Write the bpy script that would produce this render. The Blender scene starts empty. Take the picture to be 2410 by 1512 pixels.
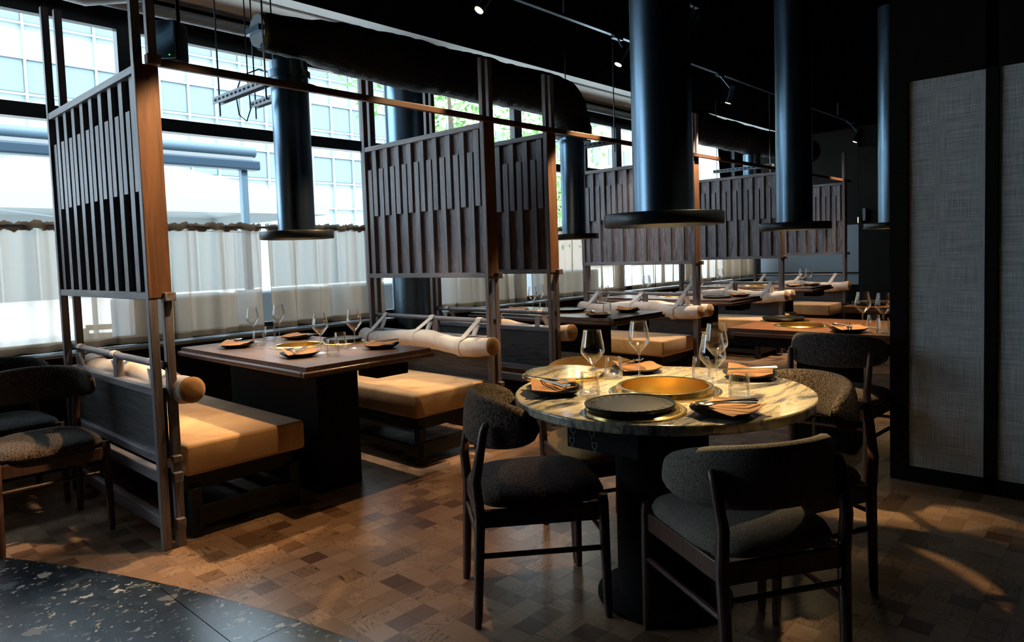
import bpy, bmesh, math, random
from mathutils import Vector, Matrix
R = random.Random(7)
PI = math.pi
sc = bpy.context.scene
COL = sc.collection

# ------------------------------------------------------------------ camera, world, exposure
CX, CY, FPX = 1205.0, 694.0, 1631.65
YAW, PITCH, ROLL, EYE = 0.747623, 0.05757, 0.032816, 1.25
fwd = Vector((math.cos(PITCH)*math.cos(YAW), math.cos(PITCH)*math.sin(YAW), -math.sin(PITCH)))
rt0 = Vector((math.sin(YAW), -math.cos(YAW), 0)); dn0 = fwd.cross(rt0)
rt = math.cos(ROLL)*rt0 + math.sin(ROLL)*dn0; dn = -math.sin(ROLL)*rt0 + math.cos(ROLL)*dn0
cam = bpy.data.cameras.new('camera'); camo = bpy.data.objects.new('camera', cam); COL.objects.link(camo)
m = Matrix.Identity(4)
for i in range(3):
    m[i][0] = rt[i]; m[i][1] = -dn[i]; m[i][2] = -fwd[i]
m[0][3], m[1][3], m[2][3] = 0, 0, EYE
camo.matrix_world = m
cam.sensor_width = 36; cam.sensor_fit = 'HORIZONTAL'
cam.lens = 36*FPX/2410; cam.shift_x = (1205-CX)/2410; cam.shift_y = (CY-756)/2410
cam.clip_start = .02; cam.clip_end = 400
sc.camera = camo
def project(p):
    v = Vector(p) - Vector((0, 0, EYE)); d = v.dot(fwd)
    return (CX + FPX*v.dot(rt)/d, CY + FPX*v.dot(dn)/d, d)

w = bpy.data.worlds.new('overcast_sky'); sc.world = w; w.use_nodes = True
wn = w.node_tree.nodes; wb = wn['Background']
wb.inputs['Color'].default_value = (.70, .87, 1.0, 1); wb.inputs['Strength'].default_value = 3.8
sun = bpy.data.lights.new('sun', 'SUN'); sun.energy = 3.0; sun.angle = .09; sun.color = (1, .95, .88)
suno = bpy.data.objects.new('sun', sun); COL.objects.link(suno)
suno.rotation_euler = Vector((.25, 1, -1.25)).to_track_quat('-Z', 'Y').to_euler(); suno.location = (0, -20, 30)
vs = sc.view_settings
sc.display_settings.display_device = 'sRGB'
vs.view_transform = 'Standard'; vs.look = 'None'; vs.gamma = 1; vs.exposure = 0.85; vs.use_curve_mapping = False
cy = sc.cycles
cy.max_bounces = 10; cy.diffuse_bounces = 4; cy.glossy_bounces = 4; cy.transmission_bounces = 6; cy.transparent_max_bounces = 24
cy.caustics_reflective = False; cy.caustics_refractive = False; cy.sample_clamp_indirect = 4.0; cy.blur_glossy = .5

# ------------------------------------------------------------------ helpers
class MB:
    """collects shapes, then links them as ONE mesh object"""
    def __init__(s): s.v = []; s.f = []; s.sm = []
    def add(s, vs, fs, smooth=False):
        o = len(s.v); s.v += [tuple(p) for p in vs]
        for f in fs: s.f.append([i+o for i in f]); s.sm.append(smooth)
        return s
    def box(s, x0, x1, y0, y1, z0, z1):
        vs = [(x, y, z) for z in (z0, z1) for y in (y0, y1) for x in (x0, x1)]
        return s.add(vs, [(0, 2, 3, 1), (4, 5, 7, 6), (0, 1, 5, 4), (2, 6, 7, 3), (0, 4, 6, 2), (1, 3, 7, 5)])
    def cbox(s, c, d, rot=None):
        hx, hy, hz = d[0]/2, d[1]/2, d[2]/2; M = rot or Matrix.Identity(3)
        vs = [Vector(c) + M @ Vector((x*hx, y*hy, z*hz)) for z in (-1, 1) for y in (-1, 1) for x in (-1, 1)]
        return s.add(vs, [(0, 2, 3, 1), (4, 5, 7, 6), (0, 1, 5, 4), (2, 6, 7, 3), (0, 4, 6, 2), (1, 3, 7, 5)])
    def rbox(s, x0, x1, y0, y1, z0, z1, r=.01, n=2):
        """box with rounded edges"""
        bm = bmesh.new(); bmesh.ops.create_cube(bm, size=1)
        for v in bm.verts:
            v.co = Vector((x0+(v.co.x+.5)*(x1-x0), y0+(v.co.y+.5)*(y1-y0), z0+(v.co.z+.5)*(z1-z0)))
        bmesh.ops.bevel(bm, geom=bm.edges[:], offset=r, segments=n, profile=.5, affect='EDGES')
        bm.verts.index_update()
        s.add([v.co[:] for v in bm.verts], [[v.index for v in f.verts] for f in bm.faces], n > 1); bm.free(); return s
    def tube(s, pts, rad, n=12, cap=True, smooth=True):
        pts = [Vector(p) for p in pts]; k = len(pts)
        rad = [rad]*k if isinstance(rad, (int, float)) else rad
        t0 = (pts[1]-pts[0]).normalized(); up = Vector((0, 0, 1)) if abs(t0.z) < .9 else Vector((1, 0, 0))
        u = (up - up.dot(t0)*t0).normalized(); vs = []
        for i, p in enumerate(pts):
            t = (pts[min(i+1, k-1)] - pts[max(i-1, 0)]).normalized()
            u = (u - u.dot(t)*t).normalized(); w_ = t.cross(u)
            vs += [p + rad[i]*(math.cos(a)*u + math.sin(a)*w_) for a in (2*PI*j/n for j in range(n))]
        fs = [(i*n+j, i*n+(j+1) % n, (i+1)*n+(j+1) % n, (i+1)*n+j) for i in range(k-1) for j in range(n)]
        s.add(vs, fs, smooth)
        if cap:
            s.add(vs[:n], [tuple(range(n))[::-1]]); s.add(vs[-n:], [tuple(range(n))])
        return s
    def bar(s, p, q, wd, ht):
        """rectangular bar from p to q (wd across, ht along the up side)"""
        p, q = Vector(p), Vector(q); t = (q-p); L = t.length; t.normalize()
        up = Vector((0, 0, 1)) if abs(t.z) < .95 else Vector((1, 0, 0))
        a = t.cross(up).normalized(); b = a.cross(t)
        M = Matrix((t, a, b)).transposed()
        return s.cbox((p+q)/2, (L, wd, ht), M)
    def lathe(s, prof, c=(0, 0, 0), n=24, smooth=True):
        vs = []; fs = []; k = len(prof)
        for j in range(n):
            a = 2*PI*j/n
            vs += [(c[0]+r*math.cos(a), c[1]+r*math.sin(a), c[2]+z) for r, z in prof]
        for j in range(n):
            for i in range(k-1):
                A, B = j*k+i, ((j+1) % n)*k+i
                fs.append((A, B, B+1, A+1))
        s.add(vs, fs, smooth)
        for i, rev in ((0, True), (k-1, False)):
            if prof[i][0] > 1e-5 and getattr(s, 'closed', True) is True and prof[0] != prof[-1]:
                pass
        return s
    def prism(s, poly, z0, z1):
        n = len(poly)
        vs = [(x, y, z0) for x, y in poly] + [(x, y, z1) for x, y in poly]
        return s.add(vs, [tuple(range(n))[::-1], tuple(range(n, 2*n))] + [(i, (i+1) % n, n+(i+1) % n, n+i) for i in range(n)])
    def mesh(s, name):
        me = bpy.data.meshes.new(name); me.from_pydata(s.v, [], s.f)
        me.polygons.foreach_set('use_smooth', s.sm)
        bm = bmesh.new(); bm.from_mesh(me)
        lo = [v for v in bm.verts if not v.link_faces]
        if lo: bmesh.ops.delete(bm, geom=lo, context='VERTS')
        bmesh.ops.recalc_face_normals(bm, faces=bm.faces); bm.to_mesh(me); bm.free()
        me.validate(); me.update(); me.set_sharp_from_angle(angle=math.radians(48)); return me
    def build(s, name, mat, parent=None, label=None):
        me = s.mesh(name); me.materials.append(mat)
        return link(name, me, parent, label)
def link(name, me, parent=None, label=None):
    o = bpy.data.objects.new(name, me); COL.objects.link(o)
    if parent: o.parent = parent
    if label: o['label'] = label
    return o
def bevel(o, wd=.003, seg=2):
    b = o.modifiers.new('bevel', 'BEVEL'); b.width = wd; b.segments = seg; b.limit_method = 'ANGLE'; return o
def thing(name, label, cat, loc=(0, 0, 0), rz=0, group=None):
    o = bpy.data.objects.new(name, None); COL.objects.link(o); o.empty_display_size = .05
    o.location = loc; o.rotation_euler = (0, 0, rz); return tag(o, label, cat, group)
def tag(o, label, cat, group=None):
    o['label'] = label; o['category'] = cat
    if group: o['group'] = group
    return o
def struct(name, mb, mat, parent=None):
    o = mb.build(name, mat, parent)
    if parent is None: o['kind'] = 'structure'
    return o
def copy_tree(o, label=None, loc=None, rz=None, group=None, parent=None):
    c = o.copy(); COL.objects.link(c)
    if parent: c.parent = parent
    for ch in o.children: copy_tree(ch, parent=c)
    if label: c['label'] = label
    if group: c['group'] = group
    if loc is not None: c.location = loc
    if rz is not None: c.rotation_euler = (0, 0, rz)
    return c

# ------------------------------------------------------------------ materials
def mat(name, col=(.5, .5, .5), rough=.5, metal=0, spec=.5, **k):
    mt = bpy.data.materials.new(name); mt.use_nodes = True
    b = mt.node_tree.nodes['Principled BSDF']
    b.inputs['Base Color'].default_value = (*col, 1); b.inputs['Roughness'].default_value = rough
    b.inputs['Metallic'].default_value = metal; b.inputs['Specular IOR Level'].default_value = spec
    for kk, v in k.items(): b.inputs[kk.replace('_', ' ')].default_value = v
    return mt
class NT:
    def __init__(s, mt): s.t = mt.node_tree; s.n = s.t.nodes; s.l = s.t.links; s.b = s.n['Principled BSDF']
    def new(s, typ, **k):
        n = s.n.new(typ)
        for a, v in k.items(): setattr(n, a, v)
        return n
    def link(s, a, b): s.l.new(a, b)
    def coords(s, kind='Object', scale=(1, 1, 1)):
        tc = s.new('ShaderNodeTexCoord'); mp = s.new('ShaderNodeMapping'); mp.inputs['Scale'].default_value = scale
        s.link(tc.outputs[kind], mp.inputs['Vector']); return mp.outputs['Vector']
    def noise(s, vec, scale, detail=4, rough=.55, dist=0):
        n = s.new('ShaderNodeTexNoise'); n.inputs['Scale'].default_value = scale; n.inputs['Detail'].default_value = detail
        n.inputs['Roughness'].default_value = rough; n.inputs['Distortion'].default_value = dist
        if vec: s.link(vec, n.inputs['Vector'])
        return n.outputs['Fac']
    def ramp(s, fac, stops):
        r = s.new('ShaderNodeValToRGB'); e = r.color_ramp.elements
        while len(e) < len(stops): e.new(.5)
        for el, (p, c) in zip(e, stops): el.position = p; el.color = (*c, 1) if len(c) == 3 else c
        s.link(fac, r.inputs['Fac']); return r.outputs['Color']
    def mix(s, fac, a, b, mode='MIX'):
        n = s.new('ShaderNodeMix', data_type='RGBA', blend_type=mode)
        for v, i in ((fac, 0), (a, 6), (b, 7)):
            if hasattr(v, 'links'): s.link(v, n.inputs[i])
            elif i == 0: n.inputs[0].default_value = v
            else: n.inputs[i].default_value = (*v, 1)
        return n.outputs[2]
    def bump(s, h, strength=.3, dist=.002):
        b = s.new('ShaderNodeBump'); b.inputs['Strength'].default_value = strength; b.inputs['Distance'].default_value = dist
        s.link(h, b.inputs['Height']); s.link(b.outputs['Normal'], s.b.inputs['Normal'])
    def math(s, op, a, b=None):
        n = s.new('ShaderNodeMath', operation=op)
        for i, v in enumerate((a, b)):
            if v is None: continue
            if hasattr(v, 'links'): s.link(v, n.inputs[i])
            else: n.inputs[i].default_value = v
        return n.outputs[0]
    def color(s, c): s.link(c, s.b.inputs['Base Color'])
def wood(name, dark, light, axis, rough=.5, fig=1.0, spec=.5):
    mt = mat(name, rough=rough, spec=spec); t = NT(mt)
    sc_ = [26, 26, 26]; sc_[axis] = 2.0
    rnd = t.new('ShaderNodeObjectInfo').outputs['Random']
    tc = t.new('ShaderNodeTexCoord'); mp = t.new('ShaderNodeMapping'); mp.inputs['Scale'].default_value = sc_
    cb = t.new('ShaderNodeCombineXYZ'); k = t.math('MULTIPLY', rnd, 37.0)
    for i in range(3): t.link(k, cb.inputs[i])
    t.link(tc.outputs['Object'], mp.inputs['Vector']); t.link(cb.outputs[0], mp.inputs['Location'])
    f = t.noise(mp.outputs[0], 1.0, 5, .6, 1.2*fig); g = t.noise(mp.outputs[0], 5.0, 2, .5)
    c = t.ramp(f, [(.36, dark), (.62, light)])
    c = t.mix(t.math('MULTIPLY', g, .5), c, dark)
    hv = t.ramp(rnd, [(0, (.82, .82, .82)), (1, (1.12, 1.12, 1.12))])
    t.color(t.mix(1.0, c, hv, 'MULTIPLY')); t.bump(f, .25, .002); return mt
M = {}
WD, WL = (.085, .074, .078), (.235, .205, .215)
for i, a in enumerate('xyz'): M['wood_'+a] = wood('stained_oak_'+a, WD, WL, i, .52)
M['board'] = wood('cathedral_grain_oak_board', (.045, .038, .043), (.30, .265, .285), 2, .55, 3.4)
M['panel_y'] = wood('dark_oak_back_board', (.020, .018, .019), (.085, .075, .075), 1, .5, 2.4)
M['frame_end'] = wood('lamplit_oak_end', (.09, .038, .016), (.20, .088, .036), 2, .5)  # same oak as the posts; warm spotlight glow put into its colour
M['beam'] = wood('brown_oak_beam', (.055, .025, .012), (.115, .05, .023), 0, .5)
M['table_wood'] = wood('dark_walnut_tabletop', (.06, .035, .028), (.135, .082, .066), 1, .3, 1.4)
M['table_red'] = wood('reddish_walnut_tabletop', (.10, .042, .022), (.20, .085, .042), 1, .3, 1.4)
M['chair_wood'] = wood('dark_walnut_chair', (.045, .022, .016), (.10, .05, .036), 2, .35)
M['black'] = mat('matt_black_paint', (.004, .004, .004), .75, spec=.15)
M['black_wood'] = mat('black_stained_wood', (.008, .0075, .008), .5, spec=.3)
M['ceiling_black'] = mat('ceiling_falloff_black', (.0012, .0012, .0012), 1, spec=.0)  # darkness where the window light fades out is put into this black
M['hood'] = mat('black_lacquered_steel', (.15, .23, .31), .30, 1)
M['hood_rim'] = mat('matt_black_hood_rim', (.010, .015, .020), .38, 0, .5)
M['steel_grey'] = mat('painted_grey_steel', (.22, .25, .27), .45, .3)
M['zinc'] = mat('galvanised_strut', (.10, .125, .15), .45, .3)
M['brass'] = mat('brushed_brass', (.86, .62, .24), .22, 1)
M['brass_dark'] = mat('worn_brass_floor', (.80, .64, .36), .3, 1)
M['cast_iron'] = mat('cast_iron', (.006, .0065, .008), .40, 0, .2)
M['plate'] = mat('black_stoneware', (.008, .008, .009), .35)
M['steel'] = mat('polished_steel', (.75, .70, .60), .18, 1)
M['window_frame'] = mat('black_aluminium', (.008, .012, .018), .4)
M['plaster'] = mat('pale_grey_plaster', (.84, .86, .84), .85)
M['daylit_strip'] = mat('daylit_ceiling_strip', (.84, .90, .92), .8)  # window light on the ceiling put into a pale blue colour
M['wall_grey'] = mat('blue_grey_wall_paint', (.26, .29, .32), .8)
M['paving'] = mat('terrace_paving', (.74, .71, .66), .8)
M['white_ext'] = mat('white_render', (.25, .27, .28), .7)
M['ext_wood'] = mat('weathered_teak', (.30, .22, .15), .7)
M['awning'] = mat('blue_grey_awning_steel', (.09, .15, .20), .5)
M['awning_dark'] = mat('dark_blue_awning_cassette', (.018, .045, .075), .5)
M['facade'] = mat('pale_glazed_spandrel', (.235, .29, .31), .5)
M['facade_rib'] = mat('white_facade_mullion', (.26, .315, .335), .5)
M['facade_glass'] = mat('facade_window_glass', (.115, .16, .185), .2, 0, .5)
M['stone_ext'] = mat('cream_stone_facade', (.42, .37, .33), .8)
M['hedge_core'] = mat('hedge_green', (.06, .12, .04), .9)
M['bark'] = mat('bark', (.10, .07, .05), .9)
M['cord'] = mat('rubber_cable', (.01, .012, .015), .6)

def fabric(name, c0, c1, scale=260, bump=.8, dist=.004, patches=None):
    mt = mat(name, rough=.95, spec=.1, Sheen_Weight=.15); t = NT(mt); v = t.coords('Object')
    f = t.noise(v, scale, 3, .6); c = t.ramp(f, [(.36, c0), (.62, c1)])
    if patches:
        vn = t.new('ShaderNodeTexVoronoi'); vn.inputs['Scale'].default_value = 7.5
        d = t.noise(v, 7, 2); a = t.new('ShaderNodeMix', data_type='VECTOR')
        t.link(v, vn.inputs['Vector'])
        pf = t.ramp(vn.outputs['Color'], [(.38, (0, 0, 0)), (.42, (1, 1, 1))])
        c = t.mix(pf, t.mix(.75, c, patches), c)
    t.color(c); t.bump(f, bump, dist); return mt
M['boucle_brown'] = fabric('dark_brown_boucle', (.005, .004, .0035), (.15, .108, .082), 150, 1.0, .006)
M['boucle_patch'] = fabric('patched_brown_boucle', (.008, .005, .004), (.15, .095, .062), 150, 1.0, .006, (.012, .013, .018))
M['boucle_grey'] = fabric('dark_grey_boucle', (.006, .006, .007), (.12, .11, .105), 150, 1.0, .006)
M['weave_grey'] = fabric('grey_basket_weave', (.035, .031, .026), (.34, .30, .25), 420, 1.0, .003)
M['weave_tan'] = fabric('tan_basket_weave', (.25, .13, .045), (.50, .30, .12), 300, .7, .003)
def velvet(name, a, b, scale=3.0, sheen=.3):
    mt = mat(name, rough=.8, spec=.2, Sheen_Weight=sheen); t = NT(mt); v = t.coords('Object', (1, 1, 1))
    f = t.noise(v, scale, 4, .6, .8); g = t.noise(v, 60, 2)
    t.color(t.mix(t.math('MULTIPLY', g, .25), t.ramp(f, [(.35, a), (.65, b)]), a)); t.bump(g, .15, .002); return mt
M['seat'] = velvet('tan_velvet', (.40, .21, .085), (.58, .36, .17))
M['bolster'] = velvet('cream_suede', (.50, .40, .33), (.66, .56, .48), 5)
M['bolster_end'] = velvet('ochre_suede', (.34, .17, .06), (.46, .26, .11), 8)
M['strap'] = velvet('grey_beige_leather_strap', (.50, .44, .39), (.62, .55, .50), 6)
M['napkin'] = velvet('brown_paper_napkin', (.23, .115, .055), (.29, .15, .078), 9, 0)

# sheer curtain: partly see-through, partly scattering the daylight
def sheer(name, col, clear):
    mt = bpy.data.materials.new(name); mt.use_nodes = True; t = mt.node_tree; n = t.nodes; n.remove(n['Principled BSDF'])
    out = n['Material Output']; tr = n.new('ShaderNodeBsdfTransparent'); di = n.new('ShaderNodeBsdfDiffuse'); tl = n.new('ShaderNodeBsdfTranslucent')
    di.inputs[0].default_value = tl.inputs[0].default_value = (*col, 1)
    a = n.new('ShaderNodeMixShader'); a.inputs[0].default_value = .6; b = n.new('ShaderNodeMixShader')
    lw = n.new('ShaderNodeLayerWeight'); lw.inputs['Blend'].default_value = .35
    mr = n.new('ShaderNodeMapRange'); mr.inputs['To Min'].default_value = clear; mr.inputs['To Max'].default_value = .05
    t.links.new(lw.outputs['Facing'], mr.inputs['Value'])
    inv = n.new('ShaderNodeMath'); inv.operation = 'SUBTRACT'; inv.inputs[0].default_value = 1; t.links.new(mr.outputs[0], inv.inputs[1])
    t.links.new(di.outputs[0], a.inputs[1]); t.links.new(tl.outputs[0], a.inputs[2])
    t.links.new(inv.outputs[0], b.inputs[0]); t.links.new(tr.outputs[0], b.inputs[1]); t.links.new(a.outputs[0], b.inputs[2])
    t.links.new(b.outputs[0], out.inputs['Surface']); return mt
M['sheer'] = sheer('sheer_linen', (.36, .25, .168), .25)
M['sheer_hem'] = sheer('double_linen_hem', (.15, .095, .058), .05)
def glass(name, tint=(1, 1, 1), blend=.35, rough=0, cap=1.0, edge=0):
    mt = bpy.data.materials.new(name); mt.use_nodes = True; t = mt.node_tree; n = t.nodes; n.remove(n['Principled BSDF'])
    tr = n.new('ShaderNodeBsdfTransparent'); tr.inputs[0].default_value = (*tint, 1)
    gl = n.new('ShaderNodeBsdfGlossy'); gl.inputs['Roughness'].default_value = rough
    mx = n.new('ShaderNodeMixShader'); lw = n.new('ShaderNodeLayerWeight'); lw.inputs['Blend'].default_value = blend
    mn = n.new('ShaderNodeMath'); mn.operation = 'MINIMUM'; mn.inputs[1].default_value = cap
    t.links.new(lw.outputs['Fresnel'], mn.inputs[0]); t.links.new(mn.outputs[0], mx.inputs[0])
    t.links.new(tr.outputs[0], mx.inputs[1]); t.links.new(gl.outputs[0], mx.inputs[2]); out = mx
    if edge:                       # bright refracted rims painted in as diffuse white at grazing angles
        df = n.new('ShaderNodeBsdfTranslucent'); d2 = n.new('ShaderNodeBsdfDiffuse'); am = n.new('ShaderNodeMixShader'); am.inputs[0].default_value = .5
        for q in (df, d2): q.inputs[0].default_value = (.95, .95, .95, 1)
        t.links.new(df.outputs[0], am.inputs[1]); t.links.new(d2.outputs[0], am.inputs[2])
        pw = n.new('ShaderNodeMath'); pw.operation = 'POWER'; pw.inputs[1].default_value = 3.5; t.links.new(lw.outputs['Facing'], pw.inputs[0])
        ml = n.new('ShaderNodeMath'); ml.operation = 'MULTIPLY'; ml.inputs[1].default_value = edge; t.links.new(pw.outputs[0], ml.inputs[0])
        m2 = n.new('ShaderNodeMixShader'); t.links.new(ml.outputs[0], m2.inputs[0]); t.links.new(mx.outputs[0], m2.inputs[1]); t.links.new(am.outputs[0], m2.inputs[2]); out = m2
    t.links.new(out.outputs[0], n['Material Output'].inputs['Surface']); return mt
M['pane'] = glass('window_glass', (.97, .99, 1), .10)
M['glass'] = glass('clear_drinking_glass', (1, 1, 1), .30, 0, .38, .42)
M['glass_base'] = glass('thick_glass_base', (.98, .98, .98), .45, .05, .45, .35)
def emit(name, col, s):
    mt = bpy.data.materials.new(name); mt.use_nodes = True; b = mt.node_tree.nodes['Principled BSDF']
    b.inputs['Base Color'].default_value = (0, 0, 0, 1); b.inputs['Emission Color'].default_value = (*col, 1); b.inputs['Emission Strength'].default_value = s; return mt
M['lamp'] = emit('warm_lamp_lens', (1, .78, .42), 3.0)
M['hood_led'] = emit('warm_hood_led', (1, .74, .36), 26.0)
M['led_green'] = emit('green_indicator', (.05, 1, .1), .8)
M['icon'] = mat('white_print', (.35, .37, .4), .6)

# parquet: every block its own grain and tone
mt = M['parquet'] = mat('oak_end_block_parquet', rough=.31, spec=.9); t = NT(mt)
geo = t.new('ShaderNodeNewGeometry'); oi = t.new('ShaderNodeObjectInfo')
rnd = t.math('FRACT', t.math('ADD', geo.outputs['Random Per Island'], t.math('MULTIPLY', oi.outputs['Random'], 7.31)))
sp = t.new('ShaderNodeSeparateXYZ'); t.link(geo.outputs['Position'], sp.inputs[0])
flip = t.math('GREATER_THAN', t.math('FRACT', t.math('MULTIPLY', rnd, 13.7)), .5)
def lerp(a, b):
    n = t.new('ShaderNodeMix', data_type='FLOAT'); t.link(flip, n.inputs[0]); t.link(a, n.inputs[2]); t.link(b, n.inputs[3]); return n.outputs[0]
gx, gy = lerp(sp.outputs[0], sp.outputs[1]), lerp(sp.outputs[1], sp.outputs[0])
cb = t.new('ShaderNodeCombineXYZ')
t.link(t.math('MULTIPLY', gx, 5), cb.inputs[0]); t.link(t.math('MULTIPLY', gy, 24), cb.inputs[1]); t.link(t.math('MULTIPLY', rnd, 90), cb.inputs[2])
f = t.noise(cb.outputs[0], .8, 1.5, .4, 1.4)
lines = t.ramp(t.math('FRACT', t.math('MULTIPLY', f, 9.0)), [(.30, (1.1, 1.1, 1.1)), (.48, (.16, .14, .13)), (.58, (.9, .9, .9)), (1, (1.1, 1.1, 1.1))])
tone = t.ramp(rnd, [(0, (.11, .052, .026)), (.10, (.18, .095, .05)), (.25, (.30, .172, .098)), (.6, (.35, .21, .124)), (1, (.41, .255, .155))])
tone.node.color_ramp.interpolation = 'LINEAR'
lf = t.ramp(t.math('FRACT', t.math('MULTIPLY', rnd, 5.3)), [(.30, (.08, .08, .08)), (.7, (1, 1, 1))])
t.color(t.mix(lf, tone, t.mix(1.0, tone, lines, 'MULTIPLY'))); t.bump(f, .12, .001)

# terrazzo: black ground with pale chips of three sizes
mt = M['terrazzo'] = mat('black_terrazzo', rough=.27, spec=1.0, Coat_Weight=1.0, Coat_Roughness=.22); t = NT(mt)
tc = t.new('ShaderNodeNewGeometry'); pos = tc.outputs['Position']
base = t.ramp(t.noise(pos, 22, 4, .65), [(.38, (.003, .004, .007)), (.66, (.034, .056, .078))])
warp = t.new('ShaderNodeTexNoise'); warp.inputs['Scale'].default_value = 34; warp.inputs['Detail'].default_value = 5; t.link(pos, warp.inputs['Vector'])
vm = t.new('ShaderNodeVectorMath', operation='MULTIPLY_ADD'); vm.inputs[1].default_value = (.075, .05, 0); t.link(warp.outputs['Color'], vm.inputs[0]); t.link(pos, vm.inputs[2])
c = base
for s_, thr, sel in ((8, .17, .80), (22, .19, .52), (58, .22, .42)):
    vn = t.new('ShaderNodeTexVoronoi'); vn.inputs['Scale'].default_value = s_; t.link(vm.outputs[0], vn.inputs['Vector'])
    sx = t.new('ShaderNodeSeparateColor'); t.link(vn.outputs['Color'], sx.inputs[0])
    k = t.math('MULTIPLY', t.math('LESS_THAN', vn.outputs['Distance'], t.math('MULTIPLY', sx.outputs[1], thr*2)), t.math('GREATER_THAN', sx.outputs[0], sel))
    c = t.mix(k, c, t.ramp(sx.outputs[2], [(0, (.10, .13, .15)), (.35, (.30, .26, .21)), (.7, (.42, .34, .26)), (1, (.50, .50, .50))]))
t.color(c)
# marble with grey-black veins
mt = M['marble'] = mat('cream_marble_with_dark_veins', rough=.12, spec=.5); t = NT(mt)
tc = t.new('ShaderNodeTexCoord'); mp = t.new('ShaderNodeMapping'); mp.inputs['Rotation'].default_value = (0, 0, .62); mp.inputs['Scale'].default_value = (1.3, 5.5, 3)
t.link(tc.outputs['Object'], mp.inputs['Vector']); v = mp.outputs[0]
n1 = t.noise(v, 1.25, 5, .55, 1.1); n2 = t.noise(v, 2.1, 5, .6, 1.6)
c = t.ramp(n1, [(.33, (.025, .026, .03)), (.40, (.15, .14, .13)), (.46, (.38, .33, .25)), (.60, (.47, .39, .26)), (.72, (.30, .27, .235))])
t.color(t.mix(t.ramp(n2, [(.42, (0, 0, 0)), (.465, (.85, .85, .85)), (.49, (.1, .1, .1)), (.55, (0, 0, 0))]), c, t.mix(.7, c, (.02, .02, .024))))
# partition cloth: cross-hatched linen
mt = M['linen'] = mat('grey_linen_panel', rough=.9, spec=.1); t = NT(mt)
a = t.noise(t.coords('Object', (1, 300, 6)), 1, 3, .7); b = t.noise(t.coords('Object', (1, 5, 260)), 1, 3, .7); d = t.noise(t.coords('Object'), 2.5, 3)
h = t.math('ADD', a, b); c = t.ramp(t.math('MULTIPLY', h, .5), [(.36, (.24, .275, .295)), (.52, (.48, .55, .59)), (.66, (.72, .80, .84))])
t.color(c); t.bump(h, .4, .002)
# wrapped insulation on the ducts
mt = M['insulation'] = mat('black_wrapped_insulation', (.004, .0055, .008), .55, 0, .18); t = NT(mt)
v = t.coords('Object'); f = t.noise(v, 28, 4, .6, 1.5); t.bump(f, .9, .02)
# foliage: greens vary at random from leaf to leaf
mt = M['leaf'] = mat('mixed_green_leaf', rough=.6); t = NT(mt)
geo = t.new('ShaderNodeNewGeometry'); t.color(t.ramp(geo.outputs['Random Per Island'], [(0, (.09, .22, .05)), (.6, (.18, .36, .10)), (1, (.32, .50, .20))]))
t.b.inputs['Transmission Weight'].default_value = .0
# olive wall cloth at the far end
M['olive'] = fabric('dark_olive_wall_cloth', (.006, .006, .005), (.022, .021, .018), 200, .3, .002)

# ------------------------------------------------------------------ setting: floor
BX, BY, PITCHB = .04425, .06195, .0885
ARC_C, ARC_R = (-5.10, .712), 6.459
GY0, GY1 = -2.5, 5.0          # room depth
fl = struct('floor', MB().box(-3, 11.8, GY0, 5.3, -.12, -.02), M['black'])
def inside(x, y): return math.hypot(x-ARC_C[0], y-ARC_C[1]) < ARC_R
cells = []
for i in range(int(-.8/PITCHB), int(11.7/PITCHB)):
    for j in range(int(-1.6/PITCHB), int(4.98/PITCHB)):
        x0, y0 = BX+i*PITCHB, BY+j*PITCHB
        cs = [(x0, y0), (x0+PITCHB, y0), (x0+PITCHB, y0+PITCHB), (x0, y0+PITCHB)]
        ins = sum(inside(*c_) for c_ in cs)
        if ins == 4: continue
        px = project((x0+PITCHB/2, y0+PITCHB/2, 0))
        area = 0
        if px[2] > .3 and -40 < px[0] < 2450 and px[1] < 1560 and px[1] > 700:
            area = 1/px[2]**3
        cells.append((area if ins == 0 else -1, x0, y0, ins))
whole = sorted([c_ for c_ in cells if c_[0] > 0 and c_[1] < 3.6], key=lambda c_: -c_[0])
single = set((c_[1], c_[2]) for c_ in whole[:298])
g = .0003
blk = MB().box(g, PITCHB-g, g, PITCHB-g, -.02, 0).mesh('parquet_block'); blk.materials.append(M['parquet'])
rest = MB()
def clip_out(poly):
    """part of a cell outside the terrazzo circle"""
    out = []; n = len(poly)
    for i in range(n):
        p, q = poly[i], poly[(i+1) % n]
        a, b = inside(*p), inside(*q)
        if not a: out.append(p)
        if a != b:
            lo, hi = p, q
            for _ in range(24):
                mid = ((lo[0]+hi[0])/2, (lo[1]+hi[1])/2)
                if inside(*mid) == a: lo = mid
                else: hi = mid
            out.append(lo)
    return out
for area, x0, y0, ins in cells:
    if (x0, y0) in single:
        o = link('parquet_block', blk, fl); o.location = (x0, y0, R.uniform(-.0004, .0004)); continue
    poly = [(x0+g, y0+g), (x0+PITCHB-g, y0+g), (x0+PITCHB-g, y0+PITCHB-g), (x0+g, y0+PITCHB-g)]
    if ins: poly = clip_out(poly)
    if len(poly) >= 3:
        n_ = len(poly); vs_ = [(x, y, 0) for x, y in poly] + [(x, y, -.02) for x, y in poly]
        rest.add(vs_, [tuple(range(n_))] + [(i, n_+i, n_+(i+1) % n_, (i+1) % n_) for i in range(n_)])
o = rest.build('parquet_field', M['parquet'], fl); o['kind'] = 'stuff'
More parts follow.
